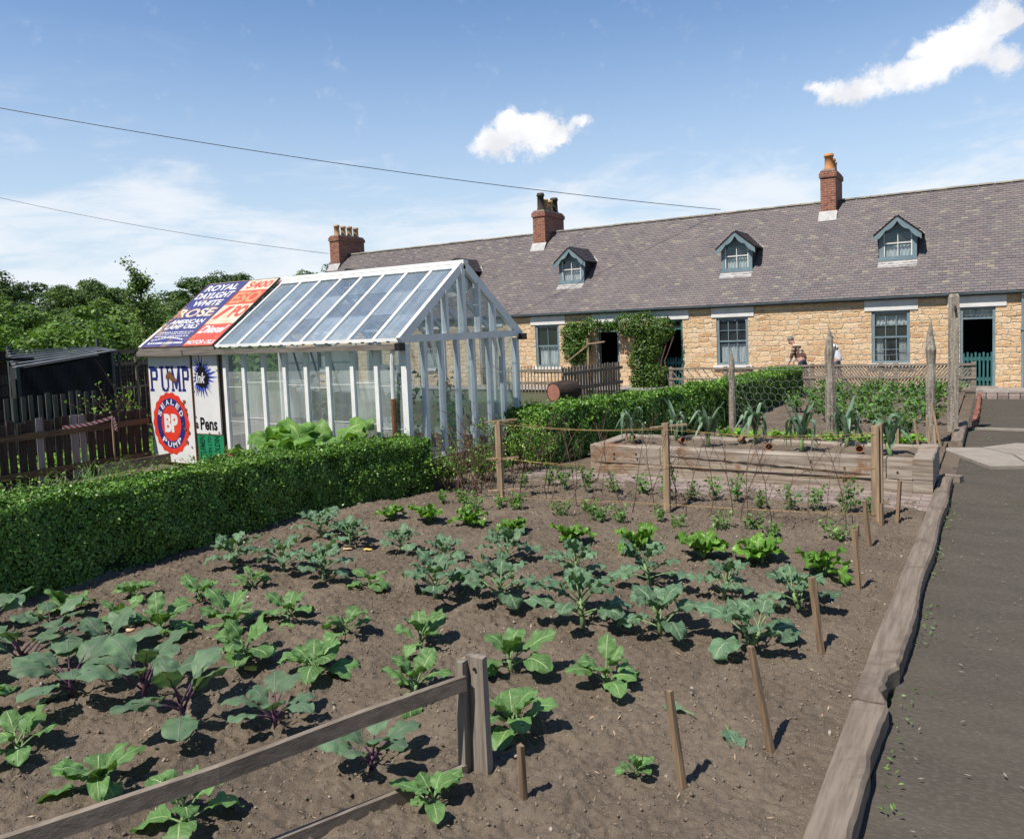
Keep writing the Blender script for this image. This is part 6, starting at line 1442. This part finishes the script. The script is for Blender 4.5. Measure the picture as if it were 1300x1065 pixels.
# ------------------------------------------------------------------ people on the lane
def skin_mesh(J, E_, name, mats, parent, root_i=0, sub=2, smooth=True, mi_fn=None):
    """J: list of ((x,y,z), rx, ry); E_: bone list"""
    me = bpy.data.meshes.new(name); me.from_pydata([j[0] for j in J], E_, []); o = link(bpy.data.objects.new(name, me))
    m = o.modifiers.new('s', 'SKIN'); m.use_smooth_shade = True; o.modifiers.new('d', 'SUBSURF').levels = sub
    for v, j in zip(me.skin_vertices[0].data, J): v.radius = (j[1], j[2]); v.use_root = False
    me.skin_vertices[0].data[root_i].use_root = True
    bpy.context.view_layer.update(); ev = o.evaluated_get(bpy.context.evaluated_depsgraph_get()); nm = bpy.data.meshes.new_from_object(ev)
    bpy.data.objects.remove(o); bpy.data.meshes.remove(me); nm.name = name
    nm.materials.clear()
    for q in mats: nm.materials.append(q)
    if mi_fn:
        for p in nm.polygons: p.material_index = mi_fn(p.center)
    for p in nm.polygons: p.use_smooth = smooth
    r = link(bpy.data.objects.new(name, nm)); r.parent = parent; return r
def person(loc_, rz, H, lean, head_down, label, top, trous, armbend=.35):
    """figure facing +x before rz; lean = forward tilt of the trunk in degrees"""
    root = empty('person', loc_, rz, label=label, cat='person'); k = H/1.75
    L = R(lean); hip = np.array((0, 0, .92)); sp = np.array((math.sin(L), 0, math.cos(L)))
    chest = hip+sp*.36; neck = hip+sp*.53; hd = R(lean+head_down); hv = np.array((math.sin(hd), 0, math.cos(hd))); head = neck+hv*.14
    J = []; E_ = []
    def add(p, r1, r2=None, frm=None): J.append((tuple(np.array(p)*k), r1*k, (r2 or r1)*k)); i = len(J)-1; (E_.append((frm, i)) if frm is not None else None); return i
    p0 = add(hip, .125, .16); b1 = add(hip+sp*.18, .115, .15, p0); b2 = add(chest, .125, .165, b1); b3 = add(hip+sp*.47, .08, .12, b2); n = add(neck+hv*.03, .055, .055, b3)
    h1 = add(neck+hv*.10, .082, .072, n); h2 = add(neck+hv*.175, .108, .088, h1); h3 = add(neck+hv*.245, .08, .07, h2)
    fr = np.array((math.cos(hd), 0, -math.sin(hd))); hands = []
    for s in (-1, 1):
        sh = hip+sp*.45+np.array((0, s*.18, 0)); el = sh+np.array((.02+.10*armbend, s*.04, -.27)); wr = el+np.array((.22*armbend+.03, -s*.02, -.23))
        a = add(sh, .058, .058, b3); c = add(el, .042, .042, a); d = add(wr, .027, .027, c); e = add(wr+np.array((.02, 0, -.07)), .036, .020, d)
        for q in range(4):
            f1 = wr+np.array((.045-.022*q+.01, -s*.0, -.10)); x = add(f1, .0105, .0105, e); f2 = f1+np.array((.012, -s*.008, -.035-.006*(q in (1, 2)))); add(f2, .009, .009, x)
        t = add(wr+np.array((.052, 0, -.055)), .011, .011, e); add(wr+np.array((.068, 0, -.085)), .009, .009, t)
        stp = .11*s
        kn = np.array((stp*.8+.03, s*.095, .50)); an = np.array((stp*1.5-.03, s*.09, .09)); th = add(hip+np.array((0, s*.09, -.08)), .088, .088, p0); c = add(kn, .058, .058, th); cf = add((kn+an)/2+np.array((-.02, 0, .05)), .055, .055, c); d = add(an, .038, .038, cf); add(an+np.array((.10, 0, -.05)), .035, .03, d); add(an+np.array((.17, 0, -.065)), .028, .022, len(J)-1)
    def mi(c): return 0
    body = skin_mesh(J, E_, 'body', [M['skin']], root, 0, 2)
    # clothes: slightly larger skins over trunk and arms, and over the legs
    J2 = []; E2 = []; J, E_ = J2, E2
    def add(p, r1, r2=None, frm=None): J2.append((tuple(np.array(p)*k), r1*k, (r2 or r1)*k)); i = len(J2)-1; (E2.append((frm, i)) if frm is not None else None); return i
    p0 = add(hip-np.array((.02, 0, .10)), .165, .20); b1 = add(hip+sp*.18, .140, .175, p0); b2 = add(chest, .148, .185, b1); b3 = add(hip+sp*.48, .085, .13, b2)
    for s in (-1, 1):
        sh = hip+sp*.45+np.array((0, s*.18, 0)); el = sh+np.array((.02+.10*armbend, s*.04, -.27)); wr = el+np.array((.22*armbend+.03, -s*.02, -.23))
        a = add(sh, .074, .074, b3); c = add(el, .056, .056, a); add(el+(wr-el)*.9, .040, .040, c)
    cz = float(chest[2])*k
    skin_mesh(J2, E2, 'jumper' if top == 'jumper' else 'shirt', [M[top], M['stripe'], M['jacket']], root, 0, 2, mi_fn=(lambda c: 2 if c.z < .98*k else (1 if (abs(c.z-cz-.03) < .018 or abs(c.z-cz+.07) < .014 or c.z > cz+.135) else 0)) if top == 'jumper' else None)
    J3 = []; E3 = []
    def add(p, r1, r2=None, frm=None): J3.append((tuple(np.array(p)*k), r1*k, (r2 or r1)*k)); i = len(J3)-1; (E3.append((frm, i)) if frm is not None else None); return i
    p0 = add(hip+np.array((0, 0, .05)), .135, .165); p1 = add(hip, .14, .17, p0)
    for s in (-1, 1):
        stp = .11*s; kn = np.array((stp*.8+.03, s*.095, .50)); an = np.array((stp*1.5-.03, s*.09, .09))
        th = add(hip+np.array((0, s*.09, -.08)), .10, .10, p1); c = add(kn, .076, .076, th); add(an+np.array((0, 0, .02)), .062, .062, c)
    skin_mesh(J3, E3, 'trousers', [M[trous]], root, 0, 2)
    hc = (neck+hv*.18)*k
    def blob(name, c, r, mt, cut=None):
        b = MB(); prof = [(math.sin(a), -math.cos(a)) for a in np.linspace(0, PI, 12)]; b.lathe(prof, (0, 0, 0), 16); V = b.v[0]*np.array(r)
        if cut is not None: V = np.array([v if cut(v) else v*.6 for v in V])
        ca, sa = math.cos(hd), math.sin(hd); V = np.stack([V[:, 0]*ca+V[:, 2]*sa, V[:, 1], -V[:, 0]*sa+V[:, 2]*ca], -1); b.v[0] = V+np.array(c); return b.build(name, M[mt], root, smooth=True)
    blob('hair', hc+hv*.035*k-fr*.022*k, (.112*k, .098*k, .108*k), 'hair', lambda v: not (v[0] > .045*k and v[2] < .045*k) and v[2] > -.07*k)
    for s in (-1, 1):
        blob('ear', hc+np.array((0, s*.080*k, 0))-hv*.02*k, (.018*k, .010*k, .030*k), 'skin')
        blob('eye', hc+fr*.080*k+np.array((0, s*.032*k, 0))-hv*.01*k, (.012*k, .012*k, .009*k), 'iron')
        b = MB(); stp = .11*s; an = np.array((stp*1.5-.03, s*.09, .09)); b.add([(an+np.array(q))*k for q in ((-.06, -.045, -.09), (.22, -.04, -.09), (.22, .04, -.09), (-.06, .045, -.09), (-.05, -.04, .03), (.20, -.03, -.04), (.20, .03, -.04), (-.05, .04, .03))], [(0, 3, 2, 1), (4, 5, 6, 7), (0, 1, 5, 4), (1, 2, 6, 5), (2, 3, 7, 6), (3, 0, 4, 7)]); b.build('shoe', M['iron'], root)
    blob('nose', hc+fr*.095*k-hv*.03*k, (.020*k, .013*k, .022*k), 'skin'); blob('mouth', hc+fr*.080*k-hv*.075*k, (.012*k, .024*k, .006*k), 'en_redf')
    return root
person((-4.95, 25.0, .02), PI-.15, 1.68, 28, 14, 'grey-haired man in a brown striped jumper walking left behind the lattice fence', 'jumper', 'trouser')
person((-3.98, 25.0, .02), PI, 1.62, 14, 10, 'person in a white shirt walking left, half hidden behind the split grey post', 'shirt', 'trouser')
